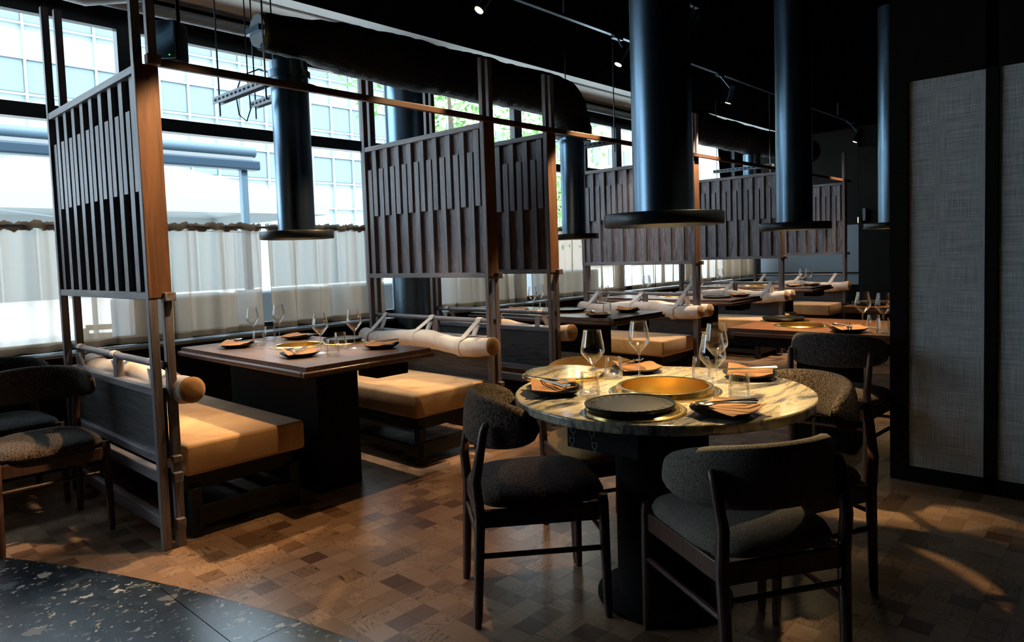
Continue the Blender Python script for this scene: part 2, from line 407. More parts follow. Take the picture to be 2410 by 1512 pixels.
# terrazzo slabs cut by the arc, joints at x=.974 and y=2.165
def arc_tile(x0, x1, y0, y1):
    bm = bmesh.new(); nx = 24
    poly = []
    # sample boundary of the rectangle clipped to the circle
    pts = []
    N = 40
    per = [(x0+(x1-x0)*k/N, y0) for k in range(N)] + [(x1, y0+(y1-y0)*k/N) for k in range(N)] + [(x1-(x1-x0)*k/N, y1) for k in range(N)] + [(x0, y1-(y1-y0)*k/N) for k in range(N)]
    for p in per:
        d = math.hypot(p[0]-ARC_C[0], p[1]-ARC_C[1])
        if d > ARC_R-.002:
            k = (ARC_R-.002)/d; q = (ARC_C[0]+(p[0]-ARC_C[0])*k, ARC_C[1]+(p[1]-ARC_C[1])*k)
            if not (x0-1e-4 <= q[0] <= x1+1e-4 and y0-1e-4 <= q[1] <= y1+1e-4): continue
            p = q
        if not pts or math.hypot(p[0]-pts[-1][0], p[1]-pts[-1][1]) > 1e-3: pts.append(p)
    bm.free(); return pts
J = .0015
for (x0, x1) in ((-2.8, -1.6), (-1.6, -.31), (-.31, .974), (.974, 2.2)):
    for (y0, y1) in ((-2.4, -.4), (-.4, .88), (.88, 2.165), (2.165, 3.45), (3.45, 4.98)):
        if math.hypot(x0-ARC_C[0], max(min(ARC_C[1], y1), y0)-ARC_C[1]) > ARC_R-.03: continue
        p = arc_tile(x0+J, x1-J, y0+J, y1-J)
        if len(p) >= 3: MB().prism(p, -.02, .0005).build('terrazzo_slab', M['terrazzo'], fl)
# walls, ceiling
struct('ceiling', MB().box(-3.2, 12.0, -2.7, 4.46, 3.08, 3.3), M['ceiling_black'])
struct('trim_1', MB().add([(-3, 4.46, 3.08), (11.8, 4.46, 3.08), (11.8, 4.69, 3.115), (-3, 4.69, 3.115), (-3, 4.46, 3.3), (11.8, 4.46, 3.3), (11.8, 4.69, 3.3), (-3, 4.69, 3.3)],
       [(0, 3, 2, 1), (4, 5, 6, 7), (0, 1, 5, 4), (1, 2, 6, 5), (2, 3, 7, 6), (3, 0, 4, 7)]), M['daylit_strip'])
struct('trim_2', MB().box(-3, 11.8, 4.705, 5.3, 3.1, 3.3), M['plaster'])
struct('trim_3', MB().box(-3, 11.8, 4.69, 4.705, 3.16, 3.3), M['black'])
struct('wall_back', MB().box(-3.2, 12.0, -2.7, -2.5, -.12, 3.3), M['black'])
struct('wall_left', MB().box(-3.2, -3, -2.7, 5.4, -.12, 3.3), M['black'])
we = struct('wall_end', MB().box(11.8, 12.0, -2.7, 5.4, -.12, 3.3), M['black'])
MB().box(11.76, 11.8, 3.42, 5.0, 1.55, 3.05).build('cloth_panel', M['olive'], we)
MB().box(11.76, 11.8, 3.42, 5.0, .6, 1.55).build('painted_panel', M['wall_grey'], we)
MB().box(11.75, 11.8, 2.30, 3.41, .3, 2.75).build('cloth_panel', M['olive'], we)
MB().box(11.74, 11.77, 3.42, 5.0, .78, .80).build('dado_rail', M['black_wood'], we)
# window wall: plinth with sill, head, mullions, transom, panes
YW = 5.2
ww = struct('wall_window', MB().box(-3, 11.8, 4.98, 5.35, -.12, .70).box(-3, 11.8, 5.12, 5.4, 2.94, 3.3), M['black'])
bevel(MB().box(-3, 11.8, 4.96, 5.12, .70, .722).build('window_sill', M['steel_grey'], ww), .004)
MULL = [-2.2, -.2, 1.79, 3.77, 5.76, 7.72, 9.6, 11.2]
ends = [-3.0] + MULL + [11.8]
for k in range(len(ends)-1):
    x0, x1 = ends[k], ends[k+1]
    wf = MB()
    wf.box(x0+.06, x1-.06, YW-.03, YW+.03, .72, .78).box(x0+.06, x1-.06, YW-.03, YW+.03, 2.86, 2.94)
    wf.box(x0, x0+.06, YW-.035, YW+.035, .70, 2.94).box(x1-.06, x1, YW-.035, YW+.035, .70, 2.94)
    win = struct('window_%d' % (k+1), wf, M['window_frame'])
    MB().box(x0+.06, x1-.06, YW-.045, YW+.045, 2.205, 2.295).build('transom', M['window_frame'], win)
    MB().box(x0+.055, x1-.055, YW+.0, YW+.006, .775, 2.21).build('pane', M['pane'], win)
    MB().box(x0+.055, x1-.055, YW+.0, YW+.006, 2.29, 2.865).build('pane', M['pane'], win)
# right-hand partition with linen panels, black frame
pt = struct('wall_right', MB().box(4.0, 4.09, .93, 1.012, 0, 3.08).box(4.0, 4.09, .548, .598, 0, 3.08).box(4.0, 4.09, .10, .16, 0, 3.08)
            .box(4.0, 4.09, .16, .93, 2.062, 3.08).box(4.0, 4.09, .16, .93, 0, .075).box(4.045, 4.09, .16, .93, .07, 2.07)
            .box(4.0, 4.09, -2.5, .10, 0, 3.08), M['black'])
for (y0, y1) in ((.6, .928), (.162, .546)):
    MB().box(4.02, 4.045, y0, y1, .077, 2.06).build('linen_panel', M['linen'], pt)
# round column
tag(MB().lathe([(.22, 0), (.22, 3.1)], (4.02, 4.90, 0), 40).build('column', M['hood']), 'round black steel column standing by the window behind the slatted screens', 'column')

# ------------------------------------------------------------------ slatted screens
T, L, YS = .098, 1.32, 3.16
def slat_mesh(z0, z1, wd):
    mb = MB().box(0, .024, 0, wd, z0, z1); me = mb.mesh('slat'); me.materials.append(M['wood_z']); return me
SL_LOW, SL_UP = slat_mesh(1.14, 1.93, .048), slat_mesh(1.577, 2.07, .046)
def screen(x, label):
    t = thing('slatted_screen', label, 'screen', (x, YS, 0), 0, 'slatted oak screens between the booths')
    for px in (0, T-.036):
        for py in (0, L-.034):
            bevel(MB().box(px, px+.036, py, py+.034, 0, 2.515 if py == 0 else 2.68).build('post', M['wood_z'], t), .002, 1)
    bevel(MB().box(.001, T-.001, -.004, .03, 1.112, 2.11).build('end_board', M['frame_end'], t), .002, 1)
    MB().box(.002, T-.002, L-.03, L+.003, 1.112, 2.11).build('end_board', M['wood_z'], t)
    bevel(MB().box(.001, T-.001, .034, L-.034, 2.07, 2.104).build('top_rail', M['wood_y'], t), .002, 1)
    bevel(MB().box(.001, T-.001, .034, L-.034, 1.106, 1.14).build('bottom_rail', M['wood_y'], t), .002, 1)
    bevel(MB().box(T-.042, T+.004, -.035, .0, 1.098, 1.135).build('tenon', M['wood_y'], t), .002, 1)
    bevel(MB().box(T-.042, T+.004, L, L+.035, 1.098, 1.135).build('tenon', M['wood_y'], t), .002, 1)
    MB().box(T/2-.011, T/2+.011, .034, L-.034, 1.14, 2.07).build('lattice_board', M['board'], t)
    for k in range(9):
        u = k*.1378
        for me, off, wd in ((SL_LOW, .006, .048), (SL_UP, .069, .046)):
            y = L-.04-u-off-wd
            for sx in (T/2-.011-.024, T/2+.011):
                o = link('slat', me, t); o.location = (sx, y, 0)
    MB().tube([(T/2, .02, .818), (T/2, L-.02, .818)], .0165, 14).build('handrail', M['wood_y'], t)
    bevel(MB().box(T/2-.016, T/2+.016, .56, .61, .70, .81).build('mid_post', M['wood_z'], t), .002, 1)
    bevel(MB().box(.012, T-.012, .034, L-.034, .682, .714).build('ledge', M['wood_y'], t), .002, 1)
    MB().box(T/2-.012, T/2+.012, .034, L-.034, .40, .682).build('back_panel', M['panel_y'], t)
    for z0, z1 in ((.385, .42), (.295, .345), (.085, .138)):
        bevel(MB().box(.010, .050, .034, L-.034, z0, z1).build('stretcher', M['wood_y'], t), .002, 1)
        bevel(MB().box(T-.046, T-.008, -.03, .0, z0+.004, z1-.004).build('tenon', M['wood_y'], t), .002, 1)
    return t
SX = [1.117, 3.188, 3.818, 5.955, 8.0, 10.25]
SNAME = ['nearest slatted oak screen at the left, its end board glowing orange', 'second slatted oak screen, standing in front of the round steel column',
         'slatted oak screen just behind the second one, its lower half in black shade', 'slatted oak screen seen behind the large round hood in the middle',
         'slatted oak screen behind the second free-hanging hood, fifth along the row', 'farthest slatted oak screen, against the end wall']
for x, s in zip(SX, SNAME): screen(x, s)
# long beam tying the near posts together
bm_ = MB().box(1.16, 10.45, 3.131, 3.157, 2.104, 2.138).build('cross_beam', M['beam'])
bevel(MB().box(1.15, 1.205, 3.095, 3.131, 2.10, 2.142).build('beam_end_block', M['frame_end'], bm_), .002, 1)
bevel(bm_, .002, 1); tag(bm_, 'long thin oak beam running along the tops of all the slatted screens', 'beam')

# ------------------------------------------------------------------ benches and hanging bolsters
def bench(xb, f, label, wd=.60, y0=3.18, y1=4.94):
    t = thing('booth_bench', label, 'bench', (xb, y0, 0), 0, 'tan velvet booth benches')
    a, b = sorted((0, f*wd)); Lb = y1-y0
    MB().rbox(a, b, 0.0, Lb, .295, .44, .018, 3).build('seat_cushion', M['seat'], t)
    ex = f*wd
    MB().tube([(a+.012, .004, .424), (b-.012, .004, .424)], .004, 6).build('piping', M['seat'], t)
    q = sorted((f*.02, f*(wd-.05)))
    MB().box(q[0], q[1], .05, Lb-.05, .215, .295).build('seat_base', M['black_wood'], t)
    for lx in (f*.05, f*(wd-.06)):
        for ly in (.045, Lb-.08):
            bevel(MB().box(lx-.025, lx+.025, ly-.025, ly+.025, 0, .23).build('leg', M['black_wood'], t), .002, 1)
    MB().box(a+.05, b-.04, .012, .05, .055, .138).build('foot_rail', M['black_wood'], t)
    MB().box(f*(wd-.08)-.012, f*(wd-.08)+.012, .05, Lb-.08, .055, .10).build('foot_rail', M['black_wood'], t)
    return t
def ribbon(path, wd, th=.003):
    """strap: path of (x,y,z), wide along y"""
    mb = MB(); vs = []; fs = []; n = len(path)
    for i, p in enumerate(path):
        p = Vector(p); q = Vector(path[min(i+1, n-1)]) - Vector(path[max(i-1, 0)]); q.y = 0; q.normalize()
        nn = Vector((q.z, 0, -q.x))*th
        for s, k in ((-1, -1), (1, -1), (1, 1), (-1, 1)):
            vs.append((p.x+nn.x*k, p.y+s*wd/2, p.z+nn.z*k))
    for i in range(n-1):
        for j in range(4):
            fs.append((4*i+j, 4*i+(j+1) % 4, 4*i+4+(j+1) % 4, 4*i+4+j))
    fs += [(0, 1, 2, 3), tuple(range(4*n-1, 4*n-5, -1))]
    return mb.add(vs, fs, True)
def bolster(xr, f, label, zc=.675, r=.062, y0=-.07, y1=1.32, off=.088):
    """xr: x of the rail it hangs from; f: side it hangs on"""
    t = thing('bolster', label, 'bolster', (xr, YS, 0), 0, 'hanging bolsters on the bench rails')
    rr = random.Random(int(xr*100)); n = 44; pts = []; rad = []
    ph = rr.uniform(0, 6)
    for i in range(n+1):
        u = i/n; y = y0+(y1-y0)*u
        pts.append((f*off + .006*math.sin(u*9+ph), y, zc + .016*math.cos(u*2*PI*1.5+ph*.3) - .01))
        rad.append(r*(1 + .05*math.sin(u*21+ph) + .025*math.sin(u*55+ph*2)))
    MB().tube(pts, rad, 26, cap=False).build('roll', M['bolster'], t)
    for e, s in ((0, -1), (n, 1)):
        c = Vector(pts[e]); R0 = rad[e]; prof = [(1, 0), (.97, .006), (.86, .014), (.6, .02), (0.02, .022)]
        p = [(c.x, c.y+s*d, c.z) for k, d in prof]
        MB().tube(p, [R0*k for k, d in prof], 26, cap=False).build('end_cap', M['bolster_end'], t)
    zr = .818
    for yk in (.14, .62, 1.16):
        i = min(range(n+1), key=lambda i: abs(pts[i][1]-yk)); bx, bz = pts[i][0], pts[i][2]; rb = rad[i]+.003
        fr = [(f*(.019), yk, zr-.004)]
        path = []
        for a in range(0, 181, 20):          # over the rail
            path.append((f*.0195*math.cos(math.radians(180-a)), yk, zr+.0195*math.sin(math.radians(a))))
        front = []
        a0 = 60
        for a in range(a0, -200, -20):       # round the roll and back up
            front.append((bx+f*rb*math.cos(math.radians(a)), yk+.07*min(1, (a0-a)/60+.6), bz+rb*math.sin(math.radians(a))))
        allp = [path[0]] + path + front + [(f*-.004, yk+.03, zr-.03)]
        ribbon(allp, .046, .002).build('strap', M['strap'], t)
    return t
BLAB = ['bench in the nearest booth backing onto the left screen', 'bench in the nearest booth backing onto the second screen',
        'bench behind the round table, backing onto the third screen', 'bench facing left below the screen behind the large round hood',
        'bench facing right below the screen behind the large round hood', 'bench facing left under the fifth screen',
        'bench facing right under the fifth screen', 'bench at the far end, under the farthest screen']
BSPEC = [(0, 1), (1, -1), (2, 1), (3, -1), (3, 1), (4, -1), (4, 1), (5, -1)]
SHORT = ['nearest bench, beside the glowing end board', 'nearest right-hand bench, below the second screen', 'bench behind the round table, below the third screen',
         'left side of the screen behind the large round hood', 'right side of the screen behind the large round hood', 'left side of the fifth screen', 'right side of the fifth screen', 'far bench below the last screen']
for (k, f), s in zip(BSPEC, BLAB):
    xb = SX[k]+T+.022 if f > 0 else SX[k]-.022
    bench(xb, f, 'tan velvet ' + s, wd=[.60, .60, .52, .56, .42, .56, .40, .56][BLAB.index(s)])
    bolster(SX[k]+T/2, f, 'cream suede bolster hanging over the ' + SHORT[BLAB.index(s)], zc=.712 if (k == 0) else .675, off=.088 if k == 0 else .095)

# ------------------------------------------------------------------ tables
def holed_top(mb, outer, cx_, cy_, r, z0, z1, n=64):
    """slab with a round hole; outer(angle) -> boundary point"""
    ang = sorted(set([2*PI*i/n for i in range(n)] + outer(None))); k = len(ang)
    vs = []
    for z in (z1, z0):
        vs += [(cx_+r*math.cos(a), cy_+r*math.sin(a), z) for a in ang] + [(*outer(a), z) for a in ang]
    fs = []
    for i in range(k):
        j = (i+1) % k
        fs += [(i, k+i, k+j, j), (2*k+j, 3*k+j, 3*k+i, 2*k+i), (k+i, 3*k+i, 3*k+j, k+j), (j, 2*k+j, 2*k+i, i)]
    return mb.add(vs, fs)
def rect_outer(x0, x1, y0, y1, cx_, cy_):
    def f(a):
        if a is None: return [math.atan2(y-cy_, x-cx_) % (2*PI) for x in (x0, x1) for y in (y0, y1)]
        dx, dy = math.cos(a), math.sin(a); k = 1e9
        if dx > 1e-9: k = min(k, (x1-cx_)/dx)
        if dx < -1e-9: k = min(k, (x0-cx_)/dx)
        if dy > 1e-9: k = min(k, (y1-cy_)/dy)
        if dy < -1e-9: k = min(k, (y0-cy_)/dy)
        return (cx_+k*dx, cy_+k*dy)
    return f
def circ_outer(R_, x=0, y=0, ox=0, oy=0):
    def f(a):
        if a is None: return []
        dx, dy = math.cos(a), math.sin(a); bx, by = ox-x, oy-y
        b = bx*dx+by*dy; c_ = bx*bx+by*by-R_*R_; k = -b+math.sqrt(b*b-c_)
        return (ox+k*dx, oy+k*dy)
    return f
def grill(t, x, y, z, r, raised=True):
    """brass barbecue ring let into the tabletop"""
    h = .022 if raised else .008
    MB().lathe([(r*1.28, 0), (r*1.28, .004), (r*1.2, .006), (r*1.16, .003), (r*1.12, .004), (r*1.10, h), (r*1.04, h+.003), (r, h), (r, -.062)], (x, y, z), 64).build('grill_ring', M['brass'], t)
    MB().lathe([(r, -.06), (r*.93, -.05), (r*.90, -.045), (r*.86, -.052), (.002, -.058)], (x, y, z), 64).build('grill_well', M['brass_dark'], t)
def booth_table(xc, label, hw=.385, y0=2.925, y1=4.46, gx=0, gy=.04, mname='table_wood', px=(-.13, .13), r=.128):
    yc = (y0+y1)/2; t = thing('booth_table', label, 'table', (xc, yc, 0), 0, 'wooden barbecue tables')
    hy = (y1-y0)/2
    mb = MB(); holed_top(mb, rect_outer(-hw, hw, -hy, hy, gx, gy), gx, gy, r*1.1, .728, .75); mb.build('tabletop', M[mname], t)
    e = MB()
    for a, b, c, d in ((-hw-.016, hw+.016, -hy-.016, -hy+.02), (-hw-.016, hw+.016, hy-.02, hy+.016), (-hw-.016, -hw+.02, -hy+.02, hy-.02), (hw-.02, hw+.016, -hy+.02, hy-.02)):
        e.box(a, b, c, d, .700, .7285)
    bevel(e.build('edge_moulding', M[mname], t), .008, 3)
    MB().box(-hw+.03, hw-.03, -hy+.03, hy-.03, .69, .7).build('underside', M['black_wood'], t)
    MB().box(px[0], px[1], -.38, hy-.1, 0, .69).build('pedestal', M['black'], t)
    bevel(MB().box(hw-.33, hw-.12, -hy+.05, -hy+.22, .625, .69).build('burner_control_box', M['black'], t), .006)
    grill(t, gx, gy, .75, r, raised=False); return t
booth_table(2.095, 'dark walnut barbecue table in the nearest window booth, set for four', y1=4.36, gx=.045, gy=.085)
booth_table(4.60, 'dark walnut table in the second window booth, behind the round steel column', hw=.345, gx=.03, gy=-.03, px=(-.05, .17))
booth_table(6.53, 'dark walnut table in the third window booth, partly behind the fourth screen', hw=.325, px=(.02, .18))
booth_table(8.64, 'dark walnut table in the farthest window booth by the end wall', hw=.345, px=(-.07, .12))

# round marble table
RT = (2.155, 1.29)
t = rt_ = thing('round_table', 'round cream marble table with dark veins and a raised brass grill', 'table', (*RT, 0))
gx, gy, gr = -.012, -.025, .153
mb = MB(); holed_top(mb, circ_outer(.52, 0, 0, gx, gy), gx, gy, gr*1.1, .718, .75, 96)
bevel(mb.build('marble_top', M['marble'], t), .006, 3)
grill(t, gx, gy, .75, gr)
MB().lathe([(.002, 0), (.24, 0), (.24, .012), (.20, .018), (.165, .03), (.165, .700), (.40, .702), (.40, .718), (.172, .718)], n=48).build('drum_base', M['black'], t)
cb_ = MB().box(1.712-RT[0], 1.80-RT[0], 1.10-RT[1], 1.368-RT[1], .632, .716).build('burner_control_box', M['black'], t); bevel(cb_, .004)
def stroke(mb, pts, wd=.0012, x=0):
    for a, b in zip(pts, pts[1:]): mb.bar((x, *a), (x, *b), wd, .0009)
ic = MB()
for (yy, zz, legs) in ((.052, .690, 1), (.058, .655, 2), (-.02, .690, 1), (-.03, .652, 2)):
    s = .009
    stroke(ic, [(yy-s, zz+s), (yy+s, zz+s), (yy+s, zz-s*.6), (yy+s*.5, zz-s), (yy-s*.5, zz-s), (yy-s, zz-s*.6), (yy-s, zz+s)], x=-.444)
    for q in range(legs): stroke(ic, [(yy+(q-.5*(legs-1))*.006, zz-s*1.5), (yy+(q-.5*(legs-1))*.006, zz-s*2.0)], .002, x=-.444)
for a_ in (-.35, 0, .35): stroke(ic, [(.071, .702), (.071-.006*math.sin(a_), .702+.008*math.cos(a_))], .002, x=-.444)
for q in range(3): stroke(ic, [(.0655, .699-q*.0025), (.0765, .699-q*.0025)], .001, x=-.444)
ic.build('control_icons', M['icon'], cb_)

# free-standing tables right of the round one
def side_table(x0, y0, x1, y1, label, gx, gy):
    xc, yc = (x0+x1)/2, (y0+y1)/2; hx, hy = (x1-x0)/2, (y1-y0)/2
    t = thing('dining_table', label, 'table', (xc, yc, 0), 0, 'reddish walnut barbecue tables')
    mb = MB(); holed_top(mb, rect_outer(-hx, hx, -hy, hy, gx-xc, gy-yc), gx-xc, gy-yc, .128*1.1, .728, .75); mb.build('tabletop', M['table_red'], t)
    e = MB()
    for a, b, c, d in ((-hx-.01, hx+.01, -hy-.01, -hy+.02), (-hx-.01, hx+.01, hy-.02, hy+.01), (-hx-.01, -hx+.02, -hy+.02, hy-.02), (hx-.02, hx+.01, -hy+.02, hy-.02)):
        e.box(a, b, c, d, .702, .7285)
    bevel(e.build('edge_moulding', M['table_red'], t), .006, 2)
    MB().box(-hx+.03, hx-.03, -hy+.03, hy-.03, .64, .702).build('apron', M['black'], t)
    MB().box(-.15, .15, -.15, .15, 0, .64).build('pedestal', M['black'], t)
    grill(t, gx-xc, gy-yc, .75, .128, raised=False); return t
side_table(4.07, .98, 4.86, 1.95, 'reddish walnut table with a glowing grill, beyond the round marble table', 4.36, 1.60)
side_table(5.84, .90, 6.60, 1.83, 'reddish walnut table farthest back at the right, mostly hidden by the partition', 6.2, 1.42)

# ------------------------------------------------------------------ extraction hoods and ducts
def hood(x, y, zr, ztop, label, lamp=True, power=14, spot=1.9, collar=None):
    t = thing('extraction_hood', label, 'hood', (x, y, zr), 0, 'black tubular extraction hoods')
    h = .045
    MB().lathe([(.105, h), (.105, ztop-zr)], n=40).build('tube', M['hood'], t)
    MB().lathe([(.105, h), (.207, h), (.210, h-.003), (.210, .003), (.207, 0), (.200, 0), (.198, .03), (.11, .034), (.105, h)], n=56).build('rim', M['hood_rim'], t)
    MB().lathe([(.002, .022), (.105, .022), (.108, .032)], n=32).build('filter', M['cast_iron'], t)
    MB().box(.098, .108, -.004, .004, .16, .30).build('damper_slot', M['steel_grey'], t)
    if lamp:
        for a in (.6, 2.17, 3.74, 5.31):
            MB().lathe([(.002, .012), (.016, .012), (.020, .022)], (.07*math.cos(a), .07*math.sin(a), 0), 16).build('lamp', M['hood_led'], t)
        l = bpy.data.lights.new('hood_lamp', 'SPOT'); l.energy = power; l.color = (1, .70, .33); l.spot_size = spot; l.spot_blend = .55; l.shadow_soft_size = .02
        lo = bpy.data.objects.new('hood_lamp', l); COL.objects.link(lo); lo.parent = t; lo.location = (0, 0, .006)
    if collar:
        MB().lathe([(.105, collar-zr), (.165, collar-zr), (.165, collar-zr+.012), (.105, collar-zr+.012)], n=40).build('collar', M['hood'], t)
        MB().lathe([(.10, collar-zr+.06), (.118, collar-zr+.06), (.118, collar-zr+.10), (.10, collar-zr+.10)], n=40).build('collar', M['hood'], t)
    return t
hood(2.145, 3.69, 1.383, 2.40, 'black tubular hood over the nearest booth table, in front of the window', power=26, collar=2.245)
hood(4.80, 3.69, 1.365, 2.245, 'black tubular hood over the second booth table, half behind the third screen', power=16, collar=2.19)
hood(6.60, 3.69, 1.38, 2.49, 'black tubular hood over the third booth table, almost hidden by the big hood', power=18)
hood(8.45, 3.69, 1.38, 2.395, 'black tubular hood over the farthest booth table', power=18)
hood(2.20, 1.29, 1.335, 3.08, 'large black tubular hood hanging over the round marble table', power=40)
hood(4.34, 1.63, 1.345, 3.08, 'black tubular hood over the reddish walnut table beyond the round one', power=50)
hood(6.10, 1.52, 1.36, 3.08, 'black tubular hood hanging beside the partition edge, farthest right', power=20)

def smooth01(x): x = max(0, min(1, x)); return x*x*(3-2*x)
def duct(pts, r, label, seed, cap=False, taper=0):
    t = thing('air_duct', label, 'duct', (0, 0, 0), 0, 'black wrapped air ducts')
    rr = random.Random(seed); P = []; rad = []
    for a, b in zip(pts, pts[1:]):
        a, b = Vector(a), Vector(b); n = max(2, int((b-a).length/.05))
        for i in range(n): P.append(a.lerp(b, i/n)); rad.append(r*(1-taper*(1-smooth01(len(P)*.05/.9)))*(1+.03*math.sin(len(P)*.5+seed)+rr.uniform(-.035, .035)))
    P.append(Vector(pts[-1])); rad.append(r)
    MB().tube(P, rad, 28).build('wrapped_tube', M['insulation'], t)
    if cap:
        a = Vector(pts[0]); d = (a-Vector(pts[1])).normalized()
        MB().tube([a+d*.0, a+d*.03], r*.54, 32).build('end_plate', M['steel_grey'], t)
        MB().box(a.x-.06, a.x-.025, a.y-.075, a.y+.075, a.z-.016, a.z+.016).build('damper_handle', M['hood'], t)
    return t
def arc(c, r, a0, a1, n=8): return [(c[0]+r*math.cos(a0+(a1-a0)*i/n), c[1], c[2]+r*math.sin(a0+(a1-a0)*i/n)) for i in range(n+1)]
duct([(1.99, 3.69, 2.545), (2.35, 3.69, 2.55), (3.3, 3.69, 2.55), (4.55, 3.69, 2.56)] + arc((4.55, 3.69, 2.30), .26, PI/2, .05, 8) + [(4.81, 3.69, 2.24)], .165,
     'long black insulated duct with a grey end plate, running over the two nearest booths', 3, True, .34)
duct([(6.35, 3.69, 2.70), (6.8, 3.69, 2.62), (7.3, 3.69, 2.57), (8.4, 3.69, 2.56), (10.4, 3.69, 2.60)], .165,
     'second black insulated duct, over the far booths', 5)
t = thing('air_duct', 'smooth pale grey duct bend at the ceiling in the top left corner', 'duct')
MB().tube([(.62, 4.23, 2.88), (.75, 4.18, 2.83), (.95, 4.1, 2.74), (1.2, 4.0, 2.69), (1.42, 3.92, 2.74), (1.55, 3.865, 2.84), (1.58, 3.85, 2.93)], .105, 28).build('smooth_tube', M['steel_grey'], t)
for p in ((1.04, 3.96, 2.64), (1.36, 3.83, 2.64)):
    MB().tube([(p[0], p[1], p[2]), (p[0]-.01, p[1]-.03, p[2]-.04)], .014, 10).tube([(p[0], p[1], p[2]), (p[0], p[1], p[2]+.012)], .03, 10).build('clamp_bolt', M['black'], t)
for i, (y, z) in enumerate(((5.02, 2.99),)):
    tag(MB().tube([(-2.9, y, z), (11.7, y, z)], .042, 14).build('service_pipe', M['steel_grey']), 'long pale grey pipe running above the window heads', 'pipe')
# trapeze hangers with perforated struts and threaded rods
def hanger(x, y0, y1, z, label):
    t = thing('strut_hanger', label, 'hanger', (x, y0, z), 0, 'perforated strut hangers')
    b = MB(); Ln = y1-y0
    b.box(-.02, .02, 0, Ln, -.002, .002).box(-.022, -.018, 0, Ln, -.02, .02).box(.018, .022, 0, Ln, -.02, .02).build('perforated_strut', M['zinc'], t)
    hs = MB()
    for k in range(int(Ln/.05)): hs.box(-.0235, -.0215, .02+k*.05, .045+k*.05, -.006, .006)
    hs.build('slot_row', M['black'], t)['kind'] = 'stuff'
    for yy in (.04, Ln-.04):
        MB().tube([(0, yy, -.09), (0, yy, 3.1-z)], .005, 8).build('threaded_rod', M['hood'], t)
    return t
hanger(1.86, 3.40, 4.02, 2.195, 'perforated steel strut on two threaded rods, left of the nearest hood')
hanger(2.20, 3.92, 4.25, 2.255, 'short perforated strut on rods just behind the nearest hood')
hanger(5.08, 3.4, 4.0, 2.2, 'perforated steel strut on rods, right of the second booth hood')
hanger(8.15, 3.3, 4.05, 2.2, 'perforated steel strut on rods in the far booth')
o = MB().tube([(2.16, 3.95, 2.40), (2.10, 3.96, 2.41), (2.0, 3.97, 2.36), (1.96, 3.98, 2.25), (1.98, 3.99, 2.13), (2.03, 4.0, 2.10), (2.06, 4.0, 2.18), (2.06, 4.02, 2.33), (2.06, 4.02, 3.1)], .004, 6).build('loose_cable', M['cord'])
tag(o, 'loose black cable looping beside the nearest hood', 'cable')
# loudspeaker
t = thing('loudspeaker', 'black wall loudspeaker with a green light, hung at the window beside the left screen', 'speaker', (1.69, 4.2, 2.54), math.radians(-52))
bevel(MB().rbox(-.075, .075, -.06, .075, -.115, .115, .022, 3).build('cabinet', M['black'], t), .002)
MB().rbox(-.068, .068, -.072, -.058, -.108, .108, .006, 2).build('grille', M['hood'], t)
MB().tube([(.035, -.073, -.09), (.035, -.076, -.09)], .004, 8).build('indicator', M['led_green'], t)
MB().box(-.015, .015, .07, .11, -.03, .03).tube([(0, .10, .0), (0, .10, .56)], .012, 8).build('bracket', M['black'], t)

# ------------------------------------------------------------------ track and spotlights
tr = MB().box(2.3, 10.3, 3.02, 3.05, 2.885, 2.905).build('light_track', M['hood'])
tag(tr, 'long black lighting track running across the dark ceiling', 'track')
sus = MB()
for x in (2.6, 3.9, 5.6, 7.6, 9.6): sus.box(x-.008, x+.008, 3.027, 3.043, 2.905, 3.08)
sus.build('suspension', M['hood'], tr)
def spotlight(x, y, z, target, power, label, size=28, blend=.45, col=(1, .66, .35), vis=True, disc=.030):
    t = thing('track_spotlight', label, 'spotlight', (x, y, z), 0, 'black track spotlights')
    d = (Vector(target)-Vector((x, y, z))).normalized(); q = d.to_track_quat('-Z', 'Y')
    Mr = q.to_matrix()
    def tf(p): return tuple(Mr @ Vector(p))
    MB().tube([tf((0, 0, 0)), tf((0, 0, .16))], disc, 20, cap=False).build('barrel', M['hood'], t)
    MB().tube([tf((0, 0, .158)), tf((0, 0, .16))], disc, 20).build('rear_cap', M['hood'], t)
    MB().tube([tf((0, 0, .004)), tf((0, 0, .006))], disc*.93, 20).build('lens', M['lamp'], t)
    top = tf((0, 0, .12)); on = abs(y-3.035) < .2
    yt, zt = (3.035-y, 2.885-z) if on else (top[1], 3.078-z)
    MB().tube([top, (top[0], yt, zt-.004)], .007, 8).build('stem', M['hood'], t)
    MB().box(top[0]-.06, top[0]+.06, yt-.016, yt+.016, zt-.02, zt).build('adapter', M['hood'], t)
    l = bpy.data.lights.new('spot_beam', 'SPOT'); l.energy = power; l.color = col; l.spot_size = math.radians(size); l.spot_blend = blend; l.shadow_soft_size = .025
    lo = bpy.data.objects.new('spot_beam', l); COL.objects.link(lo); lo.parent = t; lo.location = tf((0, 0, -.01)); lo.rotation_euler = q.to_euler()
    return t
spotlight(3.06, 3.035, 2.74, (2.62, 3.14, 2.12), 200, 'lit track spotlight with a bright round lens, top centre', 32, .5)
spotlight(4.50, 3.00, 2.66, (4.25, 3.15, 2.12), 170, 'small track spotlight left of the big hood tube', 34)
spotlight(6.24, 2.95, 2.60, (6.02, 3.5, .9), 170, 'slim tilted spotlight between the two free-hanging hood tubes', 60, .7, (1, .78, .55))
spotlight(8.22, 2.95, 2.60, (8.0, 3.6, .9), 200, 'tiny far spotlight right of the second free-hanging hood', 60, .7, (1, .78, .55))
spotlight(10.0, 2.95, 2.60, (9.6, 3.6, .9), 90, 'farthest spotlight on the track, near the end wall', 60, .7)
spotlight(1.66, 2.25, 2.90, (1.23, 3.2, 1.58), 190, 'track spotlight above the nearest screen, out of sight at the top left', 25, .6)
